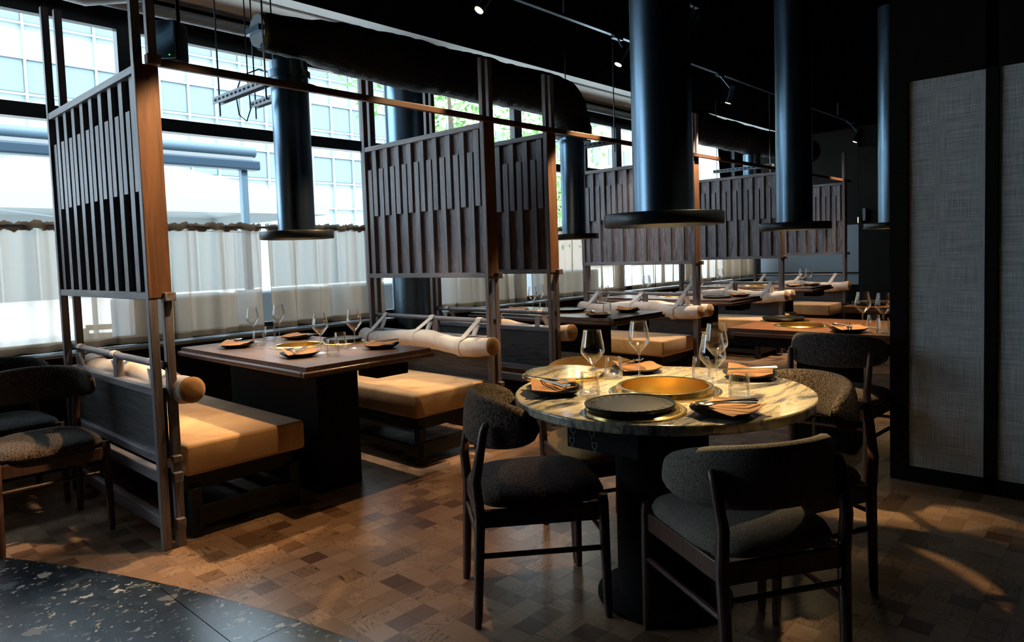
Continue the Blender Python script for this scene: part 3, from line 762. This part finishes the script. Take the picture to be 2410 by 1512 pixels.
spotlight(4.80, 2.60, 2.88, (3.88, 3.17, 1.55), 260, 'track spotlight hidden behind the big hood tube', 21)
spotlight(2.55, 3.28, 2.95, (2.86, 3.60, .45), 120, 'added unseen ceiling spotlight brightening the right-hand bench of the nearest booth', 33, .8, (1, .86, .66))  # extra lamp, fixture out of view, added to light this bench
spotlight(1.75, 3.28, 2.95, (1.58, 3.85, .45), 140, 'ceiling spotlight over the nearest bench, lost in the dark ceiling', 34, .8, (1, .74, .42))
spotlight(1.75, 2.50, 2.95, (1.85, 2.80, 0), 60, 'ceiling spotlight over the aisle by the nearest screen, out of sight', 60, .8, (1, .62, .3))
spotlight(5.15, 3.22, 3.0, (5.95, 3.75, 1.4), 70, 'added unseen spotlight brightening the fourth screen, hidden behind the big hood tube', 40, .8, (1, .90, .80))  # lamp added to lighten the fourth screen; no such source in view
spotlight(2.75, .60, 2.80, (2.26, 1.20, .75), 75, 'spotlight above the round marble table, lost in the dark ceiling', 30, .6, (1, .78, .46))

# ------------------------------------------------------------------ chairs
def chair(x, y, f, label, cloth, seat_cloth=None, top=.775, legtop=.70, half=92, xs=.84, ys=.98):
    """local +x is the way the chair faces"""
    rz = math.atan2(f[1], f[0]); t = thing('dining_chair', label, 'chair', (x, y, 0), rz, None)
    # back pad: rounded band swept round the back
    mb = MB(); n = 34; k = 18; vs = []; A = math.radians(half)
    for i in range(n+1):
        u = i/n*2-1; a = PI+u*A
        e = math.sqrt(max(0, 1-abs(u)**3.4)); hh = .088*(.12+.88*e)*(1-.10*u*u); th = .031*(.22+.78*e)
        zc = top-.088 - .012*u*u; rr_ = .232
        for j in range(k):
            b = 2*PI*j/k; cx_, sx_ = math.cos(b), math.sin(b)
            p = abs(cx_)**.75*math.copysign(1, cx_)*th; q = abs(sx_)**.75*math.copysign(1, sx_)*hh
            r_ = rr_+p - .012*(q/.1)
            vs.append((r_*math.cos(a)*xs-.008, r_*math.sin(a)*ys, zc+q))
    fs = [(i*k+j, i*k+(j+1) % k, (i+1)*k+(j+1) % k, (i+1)*k+j) for i in range(n) for j in range(k)]
    fs += [tuple(range(k))[::-1], tuple(range(n*k, n*k+k))]
    mb.add(vs, fs, True).build('back_pad', cloth, t)
    # seat pad: domed rounded trapezoid
    mb = MB(); n = 40; rings = [(.0, .478), (.35, .477), (.65, .470), (.85, .457), (.96, .443), (1.0, .425), (.98, .410), (.92, .402)]
    vs = []
    for s_, z in rings:
        for j in range(n):
            a = 2*PI*j/n; ca, sa = math.cos(a), math.sin(a)
            ex = abs(ca)**.5*math.copysign(1, ca)*.232; ey = abs(sa)**.5*math.copysign(1, sa)*(.218+.018*ca)
            vs.append((.015+ex*s_, ey*s_, z - .014*(1-s_)*0))
    fs = [(i*n+j, i*n+(j+1) % n, (i+1)*n+(j+1) % n, (i+1)*n+j) for i in range(1, len(rings)-1) for j in range(n)]
    fs += [tuple(range(n, 2*n)), tuple(range((len(rings)-1)*n, len(rings)*n))[::-1]]
    mb.add(vs, fs, True).build('seat_pad', seat_cloth or cloth, t)
    W_ = M['chair_wood']
    for s_ in (-1, 1):
        MB().tube([(-.225, s_*.185, 0), (-.222, s_*.186, .03), (-.205, s_*.192, .38), (-.215, s_*.193, .5), (-.185, s_*.200, legtop-.03), (-.175, s_*.200, legtop-.008), (-.173, s_*.200, legtop)],
                  [.013, .0155, .019, .018, .015, .013, .006], 14).build('rear_leg', W_, t)
        MB().tube([(.225, s_*.215, 0), (.224, s_*.215, .03), (.215, s_*.213, .40), (.215, s_*.213, .43)], [.012, .0145, .019, .015], 14).build('front_leg', W_, t)
        MB().tube([(-.212, s_*.188, .245), (.22, s_*.214, .245)], .0095, 10).build('side_stretcher', W_, t)
        bevel(MB().bar((-.205, s_*.188, .372), (.215, s_*.21, .372), .018, .06).build('seat_rail', W_, t), .004)
    MB().tube([(-.21, -.188, .30), (-.21, .188, .30)], .0085, 10).build('rear_stretcher', W_, t)
    MB().tube([(.222, -.212, .285), (.222, .212, .285)], .0085, 10).build('front_stretcher', W_, t)
    for xx in (-.203, .214): bevel(MB().bar((xx, -.2, .372), (xx, .2, .372), .018, .06).build('seat_rail', W_, t), .004)
    return t
chair(1.849, 1.661, (.79, -.61), 'dark brown boucle chair with a patched seat, left of the round marble table', M['boucle_brown'], M['boucle_patch'])
chair(1.968, .905, (.545, .84), 'grey woven chair in the right foreground, its back to the camera', M['weave_grey'], top=.714, legtop=.655, half=93, xs=.86, ys=1.08)
chair(2.44, 1.76, (-.49, -.87), 'tan woven chair at the far side of the round marble table', M['weave_tan'])
chair(2.51, .985, (-.88, .47), 'brown boucle chair tucked under the right side of the round marble table', M['boucle_brown'])
chair(3.965, 1.247, (1, 0), 'dark grey boucle chair at the reddish table, back turned to the camera', M['boucle_grey'], M['boucle_brown'], top=.785)
chair(.855, 3.875, (-.04, -1), 'dark brown boucle chair at the left edge, seat facing the camera', M['boucle_brown'], M['boucle_brown'])
chair(.83, 4.52, (.0, -1), 'black boucle chair behind the left edge chair, only its back showing', M['boucle_grey'])

# ------------------------------------------------------------------ tableware
def glass_proto():
    t = thing('wine_glass', '', 'wine glass')
    MB().lathe([(.0005, .0015), (.033, .0), (.0335, .0015), (.02, .004), (.006, .008), (.0035, .016), (.003, .055), (.0036, .085), (.006, .096)], n=28).build('foot_and_stem', M['glass_base'], t)
    MB().lathe([(.003, .0955), (.012, .103), (.028, .122), (.0415, .139), (.0430, .149), (.040, .172), (.0345, .200), (.031, .221), (.0302, .221), (.0335, .200), (.039, .172), (.0418, .149), (.040, .140), (.027, .124), (.011, .106), (.001, .1)], n=32).build('bowl', M['glass'], t)
    return t
def tumbler_proto():
    t = thing('water_tumbler', '', 'tumbler')
    MB().lathe([(.0005, 0), (.033, .0), (.0355, .003), (.036, .012), (.0345, .045), (.030, .086), (.0288, .086), (.033, .045), (.0345, .016), (.001, .014)], n=30).build('cup', M['glass'], t)
    MB().lathe([(.0005, .001), (.032, .001), (.034, .006), (.0338, .013), (.0005, .0135)], n=28).build('thick_base', M['glass_base'], t)
    return t
def plate_proto():
    t = thing('black_plate', '', 'plate'); mb = MB(); n = 40; vs = []
    prof = [(.0, .006), (.055, .006), (.078, .010), (.098, .022), (.102, .0235), (.099, .019), (.078, .006), (.055, 0), (.0, 0)]
    for r_, z in prof:
        for j in range(n):
            a = 2*PI*j/n; q = 1+.05*abs(math.cos(2*a))**1.5-.025
            vs.append((r_*q*math.cos(a), r_*q*math.sin(a), z))
    fs = [(i*n+j, i*n+(j+1) % n, (i+1)*n+(j+1) % n, (i+1)*n+j) for i in range(len(prof)-1) for j in range(n)]
    mb.add(vs, fs, True).build('dish', M['plate'], t)
    return t
def napkin_mesh(seed):
    rr = random.Random(seed); n = 14; s = .088; vs = []; fs = []
    p1, p2 = rr.uniform(0, 6), rr.uniform(0, 6)
    for i in range(n+1):
        for j in range(n+1):
            u, v = i/n*2-1, j/n*2-1
            d = max(abs(u), abs(v)); z = .0245 + .006*math.sin(u*2.4+p1)*d + .004*math.sin(v*3.1+p2)*d + (.012*max(0, abs(u+v)-1.1))
            vs.append((u*s, v*s*.93, z))
    for i in range(n):
        for j in range(n):
            q = i*(n+1)+j; fs.append((q, q+n+1, q+n+2, q+1))
    k = len(vs); vs += [(x, y, z-.0015) for x, y, z in vs]; fs += [tuple(a+k for a in f[::-1]) for f in fs]
    rim = [i*(n+1) for i in range(n+1)] + [n*(n+1)+j for j in range(1, n+1)] + [i*(n+1)+n for i in range(n-1, -1, -1)] + [j for j in range(n-1, 0, -1)]
    fs += [(a, b, b+k, a+k) for a, b in zip(rim, rim[1:]+rim[:1])]
    mb = MB().add(vs, fs, True); me = mb.mesh('napkin'); me.materials.append(M['napkin']); return me
NAP = [napkin_mesh(s) for s in range(4)]
CHOP = MB().tube([(-.10, 0, 0), (-.095, 0, 0), (.095, 0, 0), (.10, 0, 0)], [.0018, .0022, .0036, .0032], 10).mesh('chopstick'); CHOP.materials.append(M['steel'])
CHOPB = CHOP.copy(); CHOPB.materials.clear(); CHOPB.materials.append(M['black_wood'])
def spoon_proto():
    t = thing('spoon', '', 'spoon'); mb = MB(); n = 20; vs = []
    prof = [(0, -.006), (.4, -.0055), (.75, -.003), (1, .001), (.97, .0022), (.72, -.001), (.4, -.0035), (0, -.004)]
    for r_, z in prof:
        for j in range(n):
            a = 2*PI*j/n; vs.append((.07+.028*r_*math.cos(a), .0185*r_*math.sin(a), z+.006))
    mb.add(vs, [(i*n+j, i*n+(j+1) % n, (i+1)*n+(j+1) % n, (i+1)*n+j) for i in range(len(prof)-1) for j in range(n)], True).build('bowl', M['steel'], t)
    MB().tube([(.045, 0, .006), (.02, 0, .010), (-.03, 0, .008), (-.085, 0, .005)], [.0035, .0026, .003, .004], 10).build('handle', M['steel'], t); return t
GP, TP, PP, SP_ = glass_proto(), tumbler_proto(), plate_proto(), spoon_proto()
first = set()
def place(proto, label, loc, rz, group):
    if proto not in first:
        first.add(proto); proto['label'] = label; proto['group'] = group; proto.location = loc; proto.rotation_euler = (0, 0, rz); return proto
    return copy_tree(proto, label, loc, rz, group)
ZT = .7503
def wine(x, y, lab): place(GP, 'stemmed wine glass '+lab, (x, y, ZT), R.uniform(0, 6), 'wine glasses on the tables')
def tumb(x, y, lab): place(TP, 'thick-based water tumbler '+lab, (x, y, ZT), R.uniform(0, 6), 'water tumblers on the tables')
def setting(x, y, rz, lab, cutl=None, sticks=None, black=False):
    place(PP, 'black stoneware plate '+lab, (x, y, ZT), rz, 'black plates on the tables')
    o = link('paper_napkin', NAP[R.randrange(4)]); o.location = (x, y, ZT); o.rotation_euler = (0, 0, rz+.5)
    tag(o, 'brown paper napkin on the black plate '+lab, 'napkin', 'brown paper napkins')
    if sticks is not None:
        for k in (-1, 1):
            o = link('chopstick', CHOPB if black else CHOP); a = rz+sticks
            o.location = (x-math.sin(a)*.008*k+math.cos(a)*.004*k, y+math.cos(a)*.008*k, ZT+.0375); o.rotation_euler = (0, -.03, a+.02*k)
            near = (k*(-math.sin(a)*x+math.cos(a)*y) < 0)
            tag(o, ('nearer ' if near else 'farther ')+('dark' if black else 'steel')+' chopstick on the plate '+lab, 'chopstick', 'chopsticks on the plate '+lab)
    if cutl is not None:
        a = rz+cutl; place(SP_, 'small metal spoon on the plate '+lab, (x-math.sin(a)*.035, y+math.cos(a)*.035, ZT+.034), a, 'spoons on the plates')
# round table
A0 = 'at the left side of the marble table'
setting(1.895, 1.565, .25, A0, cutl=-2.2, sticks=-2.2)
setting(1.935, .94, .9, 'nearest the camera on the marble table', cutl=1.45, sticks=-1.68, black=True)
setting(2.535, 1.125, -.1, 'at the right side of the marble table', sticks=-.85)
setting(2.425, 1.56, .4, 'at the far side of the marble table', cutl=-.4)
wine(2.00, 1.47, 'at the left of the marble table'); wine(2.335, 1.49, 'at the far side of the marble table')
wine(2.092, 1.055, 'at the front right of the marble table'); wine(2.38, 1.185, 'at the right rear of the marble table, behind the front one')
tumb(1.915, 1.425, 'in front of the left glass on the marble table'); tumb(2.25, 1.555, 'at the rear of the marble table, between two wine glasses')
tumb(2.169, 1.0, 'at the front right of the marble table'); tumb(2.415, 1.265, 'at the right rear of the marble table')
def brass_disc(x, y, r, lab):
    o = MB().lathe([(.0005, 0), (r, 0), (r, .004), (r*.97, .007), (r*.9, .005), (r*.86, .010), (.0005, .010)], (0, 0, 0), 48).build('brass_ring', M['brass'])
    o.location = (x, y, ZT); tag(o, 'round brass stand ring '+lab, 'stand ring', 'brass griddle rings')
def griddle(x, y, z, r, lab, slots=True):
    t = thing('griddle_plate', 'round black cast iron griddle plate '+lab, 'griddle', (x, y, z), 0, 'cast iron griddle plates')
    MB().lathe([(.0005, 0), (r*.9, 0), (r*.98, .008), (r, .016), (r*.985, .019), (r*.955, .0175), (r*.94, .013), (.0005, .0125)], n=56).build('iron_disc', M['cast_iron'], t)
    if slots:
        mb = MB()
        for k in range(30):
            a = 2*PI*k/30
            if k % 8 in (0,): continue
            c, s = math.cos(a), math.sin(a)
            mb.bar((r*.76*c, r*.76*s, .0128), (r*.91*c, r*.91*s, .0128), r*.06, .0016)
        o = mb.build('drain_slots', M['black'], t); o['kind'] = 'stuff'
brass_disc(1.830, 1.185, .158, 'under the griddle on the marble table')
griddle(1.812, 1.195, ZT+.0105, .141, 'on the marble table')
t = thing('marble_grill_lid', 'round marble grill lid with a brass rim, overhanging the left rear of the marble table', 'lid', (2.19, 1.755, ZT), 0)
mb = MB(); holed_top(mb, circ_outer(.158, 0, 0, .02, -.09), .02, -.09, .014, .006, .020, 48); bevel(mb.build('marble_disc', M['marble'], t), .002)
MB().lathe([(.150, 0), (.172, 0), (.172, .007), (.160, .010), (.159, .014)], n=56).build('brass_rim', M['brass'], t)
# first booth
setting(1.905, 4.03, .3, 'at the window side of the nearest booth table', cutl=.2)
setting(1.905, 3.31, .8, 'at the front left of the nearest booth table', cutl=.5, sticks=-.1)
setting(2.34, 4.08, -.2, 'at the far right of the nearest booth table')
setting(2.345, 3.19, .1, 'at the front right of the nearest booth table', sticks=-.5)
wine(2.095, 4.193, 'by the window on the nearest booth table, left one'); wine(2.31, 4.26, 'by the window on the nearest booth table, right one')
wine(2.033, 3.31, 'at the front of the nearest booth table, before the grill'); wine(2.25, 3.31, 'at the front right of the nearest booth table, before the griddle')
tumb(2.045, 4.03, 'beside the left window glass on the nearest booth table'); tumb(2.22, 4.22, 'beside the right window glass on the nearest booth table')
tumb(2.03, 3.19, 'nearest on the front edge of the nearest booth table'); tumb(2.235, 3.43, 'before the griddle on the nearest booth table')
brass_disc(2.37, 3.60, .128, 'under the griddle on the nearest booth table')
griddle(2.37, 3.61, ZT+.0105, .118, 'on the nearest booth table', False)
# second booth
setting(4.44, 4.05, .2, 'at the window end of the second booth table'); setting(4.36, 3.14, .5, 'at the front left of the second booth table', cutl=.3)
setting(4.80, 3.16, .1, 'at the front right of the second booth table')
wine(4.50, 3.93, 'at the window end of the second booth table, left one'); wine(4.80, 4.10, 'at the window end of the second booth table, right one')
wine(4.51, 3.20, 'at the front of the second booth table, left one'); wine(4.72, 3.33, 'at the front of the second booth table, right one')
tumb(4.55, 3.86, 'at the window end of the second booth table'); tumb(4.62, 3.24, 'at the front of the second booth table')
griddle(4.63, 3.64, ZT+.009, .15, 'on the second booth table')
# third booth
setting(6.72, 3.95, .2, 'at the window end of the third booth table'); setting(6.72, 3.08, .4, 'at the front of the third booth table')
wine(6.52, 3.42, 'at the front of the third booth table, left one'); wine(6.70, 3.58, 'at the front of the third booth table, right one')
wine(6.62, 4.10, 'at the window end of the third booth table, left one'); wine(6.76, 4.20, 'at the window end of the third booth table, right one')
tumb(6.66, 3.5, 'at the front of the third booth table')
griddle(6.50, 3.22, ZT, .145, 'on the third booth table')
# farthest booth
setting(8.50, 3.2, .2, 'at the front left of the farthest booth table'); setting(8.72, 3.08, .4, 'at the front right of the farthest booth table')
wine(8.38, 3.06, 'at the front of the farthest booth table, left one'); wine(8.50, 3.03, 'at the front of the farthest booth table, right one')
wine(8.60, 4.20, 'at the window end of the farthest booth table, left one'); wine(8.76, 4.28, 'at the window end of the farthest booth table, right one')
tumb(8.43, 3.13, 'at the front of the farthest booth table')
# reddish tables
griddle(4.58, 1.80, ZT+.009, .132, 'on the reddish table by the partition', False); brass_disc(4.60, 1.79, .148, 'under the griddle of the reddish table by the partition')
setting(4.17, 1.27, .3, 'on the reddish table by the partition', cutl=.6, sticks=0)
wine(4.285, 1.225, 'on the reddish table by the partition, left one'); wine(4.22, 1.10, 'on the reddish table by the partition, right one')
tumb(4.33, 1.18, 'on the reddish table by the partition, rear one'); tumb(4.17, 1.09, 'on the reddish table by the partition, front one')
griddle(6.05, 1.68, ZT+.009, .132, 'on the farthest reddish table', False)

# ------------------------------------------------------------------ curtains
def curtain(x0, x1, label, seed):
    t = thing('cafe_curtain', label, 'curtain', ((x0+x1)/2, 5.08, .735), 0, 'sheer cafe curtains along the windows')
    rr = random.Random(seed); n = int((x1-x0)/.012); xm = (x0+x1)/2
    ph = [rr.uniform(0, 6) for _ in range(6)]
    def fold(u, z):
        k = (z-.73)/.83
        d = .030*math.sin(u*23+ph[0]+.5*math.sin(u*3+ph[1])) + .013*math.sin(u*47+ph[2]+1.3*math.sin(u*5+ph[3])) + .006*math.sin(u*90+ph[4])*k
        return d*(.75+.4*(1-k)) + .018*math.sin(u*4+ph[5])*(1-k)
    def sheet(zs, amp=1, dy=0, lift=0):
        vs = []; fs = []
        for z in zs:
            for i in range(n+1):
                u = x0+(x1-x0)*i/n
                sway = .015*math.sin(u*6+ph[2])*(1.56-z) + .040*math.sin(u*33+ph[0]+2*math.sin(u*4+ph[1]))*smooth01(1.4*math.sin(u*7.3+ph[3])+.6)*(.35+.65*(1.56-z)/.8)
                vs.append((u-xm+sway, fold(u, z)*amp+dy, z-.735+lift*(.006*math.sin(u*31+ph[4])+.006*math.sin(u*83+ph[1]+2*math.sin(u*7))+.004*math.sin(u*171+ph[2]))))
        for r_ in range(len(zs)-1):
            for i in range(n):
                q = r_*(n+1)+i; fs.append((q, q+1, q+n+2, q+n+1))
        return MB().add(vs, fs, True)
    sheet([.775, .95, 1.15, 1.35, 1.505]).build('sheer_drop', M['sheer'], t)
    sheet([.735, .775]).build('hem', M['sheer_hem'], t)
    sheet([1.500, 1.52, 1.54, 1.552], .8, -.01, 1).build('gathered_heading', M['sheer_hem'], t)
    sheet([1.500, 1.52, 1.54, 1.548], .55, .02, 1).build('gathered_heading', M['sheer_hem'], t)
    return t
for i, (x0, x1, lab) in enumerate(((-.9, 1.30, 'behind the left chair and the nearest screen'), (1.33, 2.66, 'behind the nearest booth table'), (2.69, 3.76, 'between the nearest hood and the second screen'),
                                 (4.28, 5.72, 'right of the round column'), (5.80, 7.65, 'behind the third booth'), (7.78, 11.55, 'farthest along the window'))):
    curtain(x0, x1, 'sheer beige half-height curtain '+lab, 11+i)
tag(MB().tube([(-1, 5.085, 1.525), (11.6, 5.085, 1.525)], .009, 10).build('curtain_rod', M['steel_grey']), 'slim metal rod carrying the half-height curtains', 'rod')
# sconce on the far wall
t = thing('wall_sconce', 'small wall lamp with an upright pale fin on the dark far wall', 'sconce', (11.72, 3.37, 1.60), 0)
MB().box(-.03, .03, -.07, -.03, 0, .19).build('fin', M['steel_grey'], t); MB().tube([(-.02, .02, -.03), (-.02, .02, .06)], .03, 16).build('shade', M['brass_dark'], t); MB().box(.0, .03, -.03, .06, .0, .16).build('back_plate', M['black'], t)

# ------------------------------------------------------------------ outside
te = struct('trim_4', MB().box(-20, 60, 5.45, 30, -.35, -.12), M['paving'])
rd = struct('trim_5', MB().box(-60, 120, 30, 60, -.45, -.2), M['paving'])
def facade(x0, x1, yf, z0, z1, cw, sh, label, spandrel, rib, name, seedw, wmat, wx=(.06, .94), wz=(.52, .97), first_z=None):
    t = thing(name, label, 'building', ((x0+x1)/2, yf, -.2), 0); ox = (x0+x1)/2
    MB().box(x0-ox, x1-ox, .15, 12, 0, z1+.2).build('wall', spandrel, t)
    ncol = int(round((x1-x0)/cw)); nrow = int((z1-z0)/sh)
    wme = MB().box(0, cw*(wx[1]-wx[0]), -.0, .12, 0, sh*(wz[1]-wz[0])).mesh('window'); wme.materials.append(wmat)
    for r_ in range(nrow):
        for c_ in range(ncol):
            o = link('window', wme, t); o.location = (x0-ox+(c_+wx[0])*cw, .06, z0+.2+(r_+wz[0])*sh)
    if rib:
        rb = MB().box(-.05, .05, -.08, .16, 0, z1+.2).mesh('mullion'); rb.materials.append(rib)
        for c_ in range(ncol+1):
            o = link('mullion', rb, t); o.location = (x0-ox+c_*cw, 0, 0)
        fl_ = MB().box(x0-ox, x1-ox, -.05, .16, -.05, .05).mesh('floor_band'); fl_.materials.append(rib)
        for r_ in range(nrow+1):
            for zz in (0, wz[0]*sh-.1):
                o = link('floor_band', fl_, t); o.location = (0, 0, z0+.2+r_*sh+zz)
    return t
facade(-4.5, 30, 39, 4.6, 24.4, 1.5, 3.3, 'long pale glass office block across the street', M['facade'], M['facade_rib'], 'office_building', 1, M['facade_glass'], first_z=0)
facade(33, 63, 37, 1.5, 18, 2.5, 3.3, 'cream stone building at the end of the street', M['stone_ext'], None, 'stone_building', 2, M['facade_glass'], (.3, .7), (.35, .8))
# awnings
t = thing('awning', 'blue-grey folding awning with two long rolls and a post, outside the left windows', 'awning', (3.73, 7.5, -.12), 0)
MB().tube([(-6.5, 0, 2.60), (.14, 0, 2.62)], .062, 18).build('upper_roll', M['awning'], t)
bevel(MB().box(-6.5, .17, -.09, .06, 2.41, 2.52).build('cassette', M['awning_dark'], t), .02, 3)
MB().box(-.035, .035, -.03, .04, 0, 2.42).build('post', M['awning'], t)
MB().box(-6.2, -6.13, -.03, .04, 0, 2.42).build('post', M['awning'], t)
MB().box(-6.5, .1, -.05, .03, 2.50, 2.56).build('valance', M['white_ext'], t)
MB().tube([(-5, .02, 2.35), (-2.5, .05, 1.95), (-1, .1, 1.76), (0, .03, 1.72), (1.2, .2, 1.68)], .005, 6).build('slack_cable', M['steel_grey'], t)
t = thing('market_parasol', 'large white square parasol, folded out above the terrace', 'parasol', (3.6, 12.5, -.12), 0)
MB().tube([(0, 0, 0), (0, 0, 3.3)], .04, 12).build('pole', M['white_ext'], t)
vs_ = [(-3, -2.2, 2.35), (3, -2.2, 2.35), (3, 2.2, 2.35), (-3, 2.2, 2.35), (0, 0, 3.35), (-3, -2.2, 2.15), (3, -2.2, 2.15), (3, 2.2, 2.15), (-3, 2.2, 2.15)]
MB().add(vs_, [(0, 1, 4), (1, 2, 4), (2, 3, 4), (3, 0, 4), (5, 6, 1, 0), (6, 7, 2, 1), (7, 8, 3, 2), (8, 5, 0, 3)]).build('canopy', M['white_ext'], t)
# terrace furniture seen through the curtains
for i, (x, y, wd) in enumerate(((2.55, 6.55, .95), (3.65, 6.6, .85), (4.9, 6.6, 1.2), (6.6, 6.7, 1.2), (8.4, 6.7, 1.2))):
    t = thing('terrace_planter', ['low white rendered planter outside, first from the left', 'low white rendered planter outside, left of the nearest hood', 'low white rendered planter outside, right of the nearest hood', 'low white rendered planter outside, behind the round column', 'low white rendered planter outside, farthest along'][i], 'planter', (x, y, -.12), 0, 'white planters on the terrace')
    bevel(MB().box(-wd/2, wd/2, -.25, .25, 0, 1.10).build('box', M['white_ext'], t), .03, 3)
def out_chair(x, y, rz, lab):
    t = thing('terrace_chair', lab, 'chair', (x, y, -.12), rz, 'teak chairs on the terrace')
    MB().box(-.24, .24, -.24, .24, .42, .455).build('seat', M['ext_wood'], t)
    for a in (-1, 1):
        for b in (-1, 1): MB().bar((a*.22, b*.22, 0), (a*.22, b*.22, .66 if b < 0 else .82), .04, .04).build('leg', M['ext_wood'], t)
        MB().box(a*.22-.03, a*.22+.03, -.24, .24, .655, .68).build('armrest', M['ext_wood'], t)
    for z in (.52, .62, .72, .80): MB().box(-.22, .22, .205, .23, z, z+.05).build('back_slat', M['ext_wood'], t)
for a in ((-.3, 6.5, .4, 'teak terrace chair outside at the far left'), (.75, 6.35, -.5, 'teak terrace chair outside, beside the first terrace table'), (2.3, 7.3, 2.6, 'teak terrace chair outside, behind the nearest screen')): out_chair(*a)
for x, y, lab in ((.2, 7.0, 'white terrace table outside behind the left chair'), (1.45, 6.3, 'white terrace table outside behind the nearest screen')):
    t = thing('terrace_table', lab, 'table', (x, y, -.12), 0)
    MB().box(-.35, .35, -.35, .35, .72, .75).build('tabletop', M['white_ext'], t); MB().tube([(0, 0, .02), (0, 0, .72)], .03, 12).build('stem', M['white_ext'], t); MB().box(-.22, .22, -.22, .22, 0, .02).build('foot', M['white_ext'], t)
def tree(x, y, h, r, lab, seed, nleaf=2600):
    t = thing('street_tree', lab, 'tree', (x, y, -.2), 0, 'green trees in the street'); rr = random.Random(seed)
    MB().tube([(0, 0, 0), (.05, .03, h*.4), (0, .1, h*.8)], [.16, .12, .04], 12).build('trunk', M['bark'], t)
    mb = MB(); cl = [(Vector((rr.gauss(0, r*.5), rr.gauss(0, r*.5), h*.62+rr.gauss(0, r*.55))), rr.uniform(.5, .9)) for _ in range(26)]
    for k in range(nleaf):
        c, s = rr.choice(cl); p = c + Vector((rr.gauss(0, 1), rr.gauss(0, 1), rr.gauss(0, 1)))*s*.55
        a = Vector((rr.gauss(0, 1), rr.gauss(0, 1), rr.gauss(0, 1))).normalized(); b = a.cross(Vector((.3, .2, 1))).normalized(); q = rr.uniform(.06, .12)
        mb.add([p-a*q, p+b*q*.45, p+a*q, p-b*q*.45], [(0, 1, 2, 3)])
    o = mb.build('foliage', M['leaf'], t); o['kind'] = 'stuff'
tree(11.3, 12.2, 6.6, 1.9, 'bright green tree outside, right of the round column', 4, 3600)
tree(15.4, 12.6, 4.6, 1.2, 'green tree outside, beside the third screen', 5, 1800)
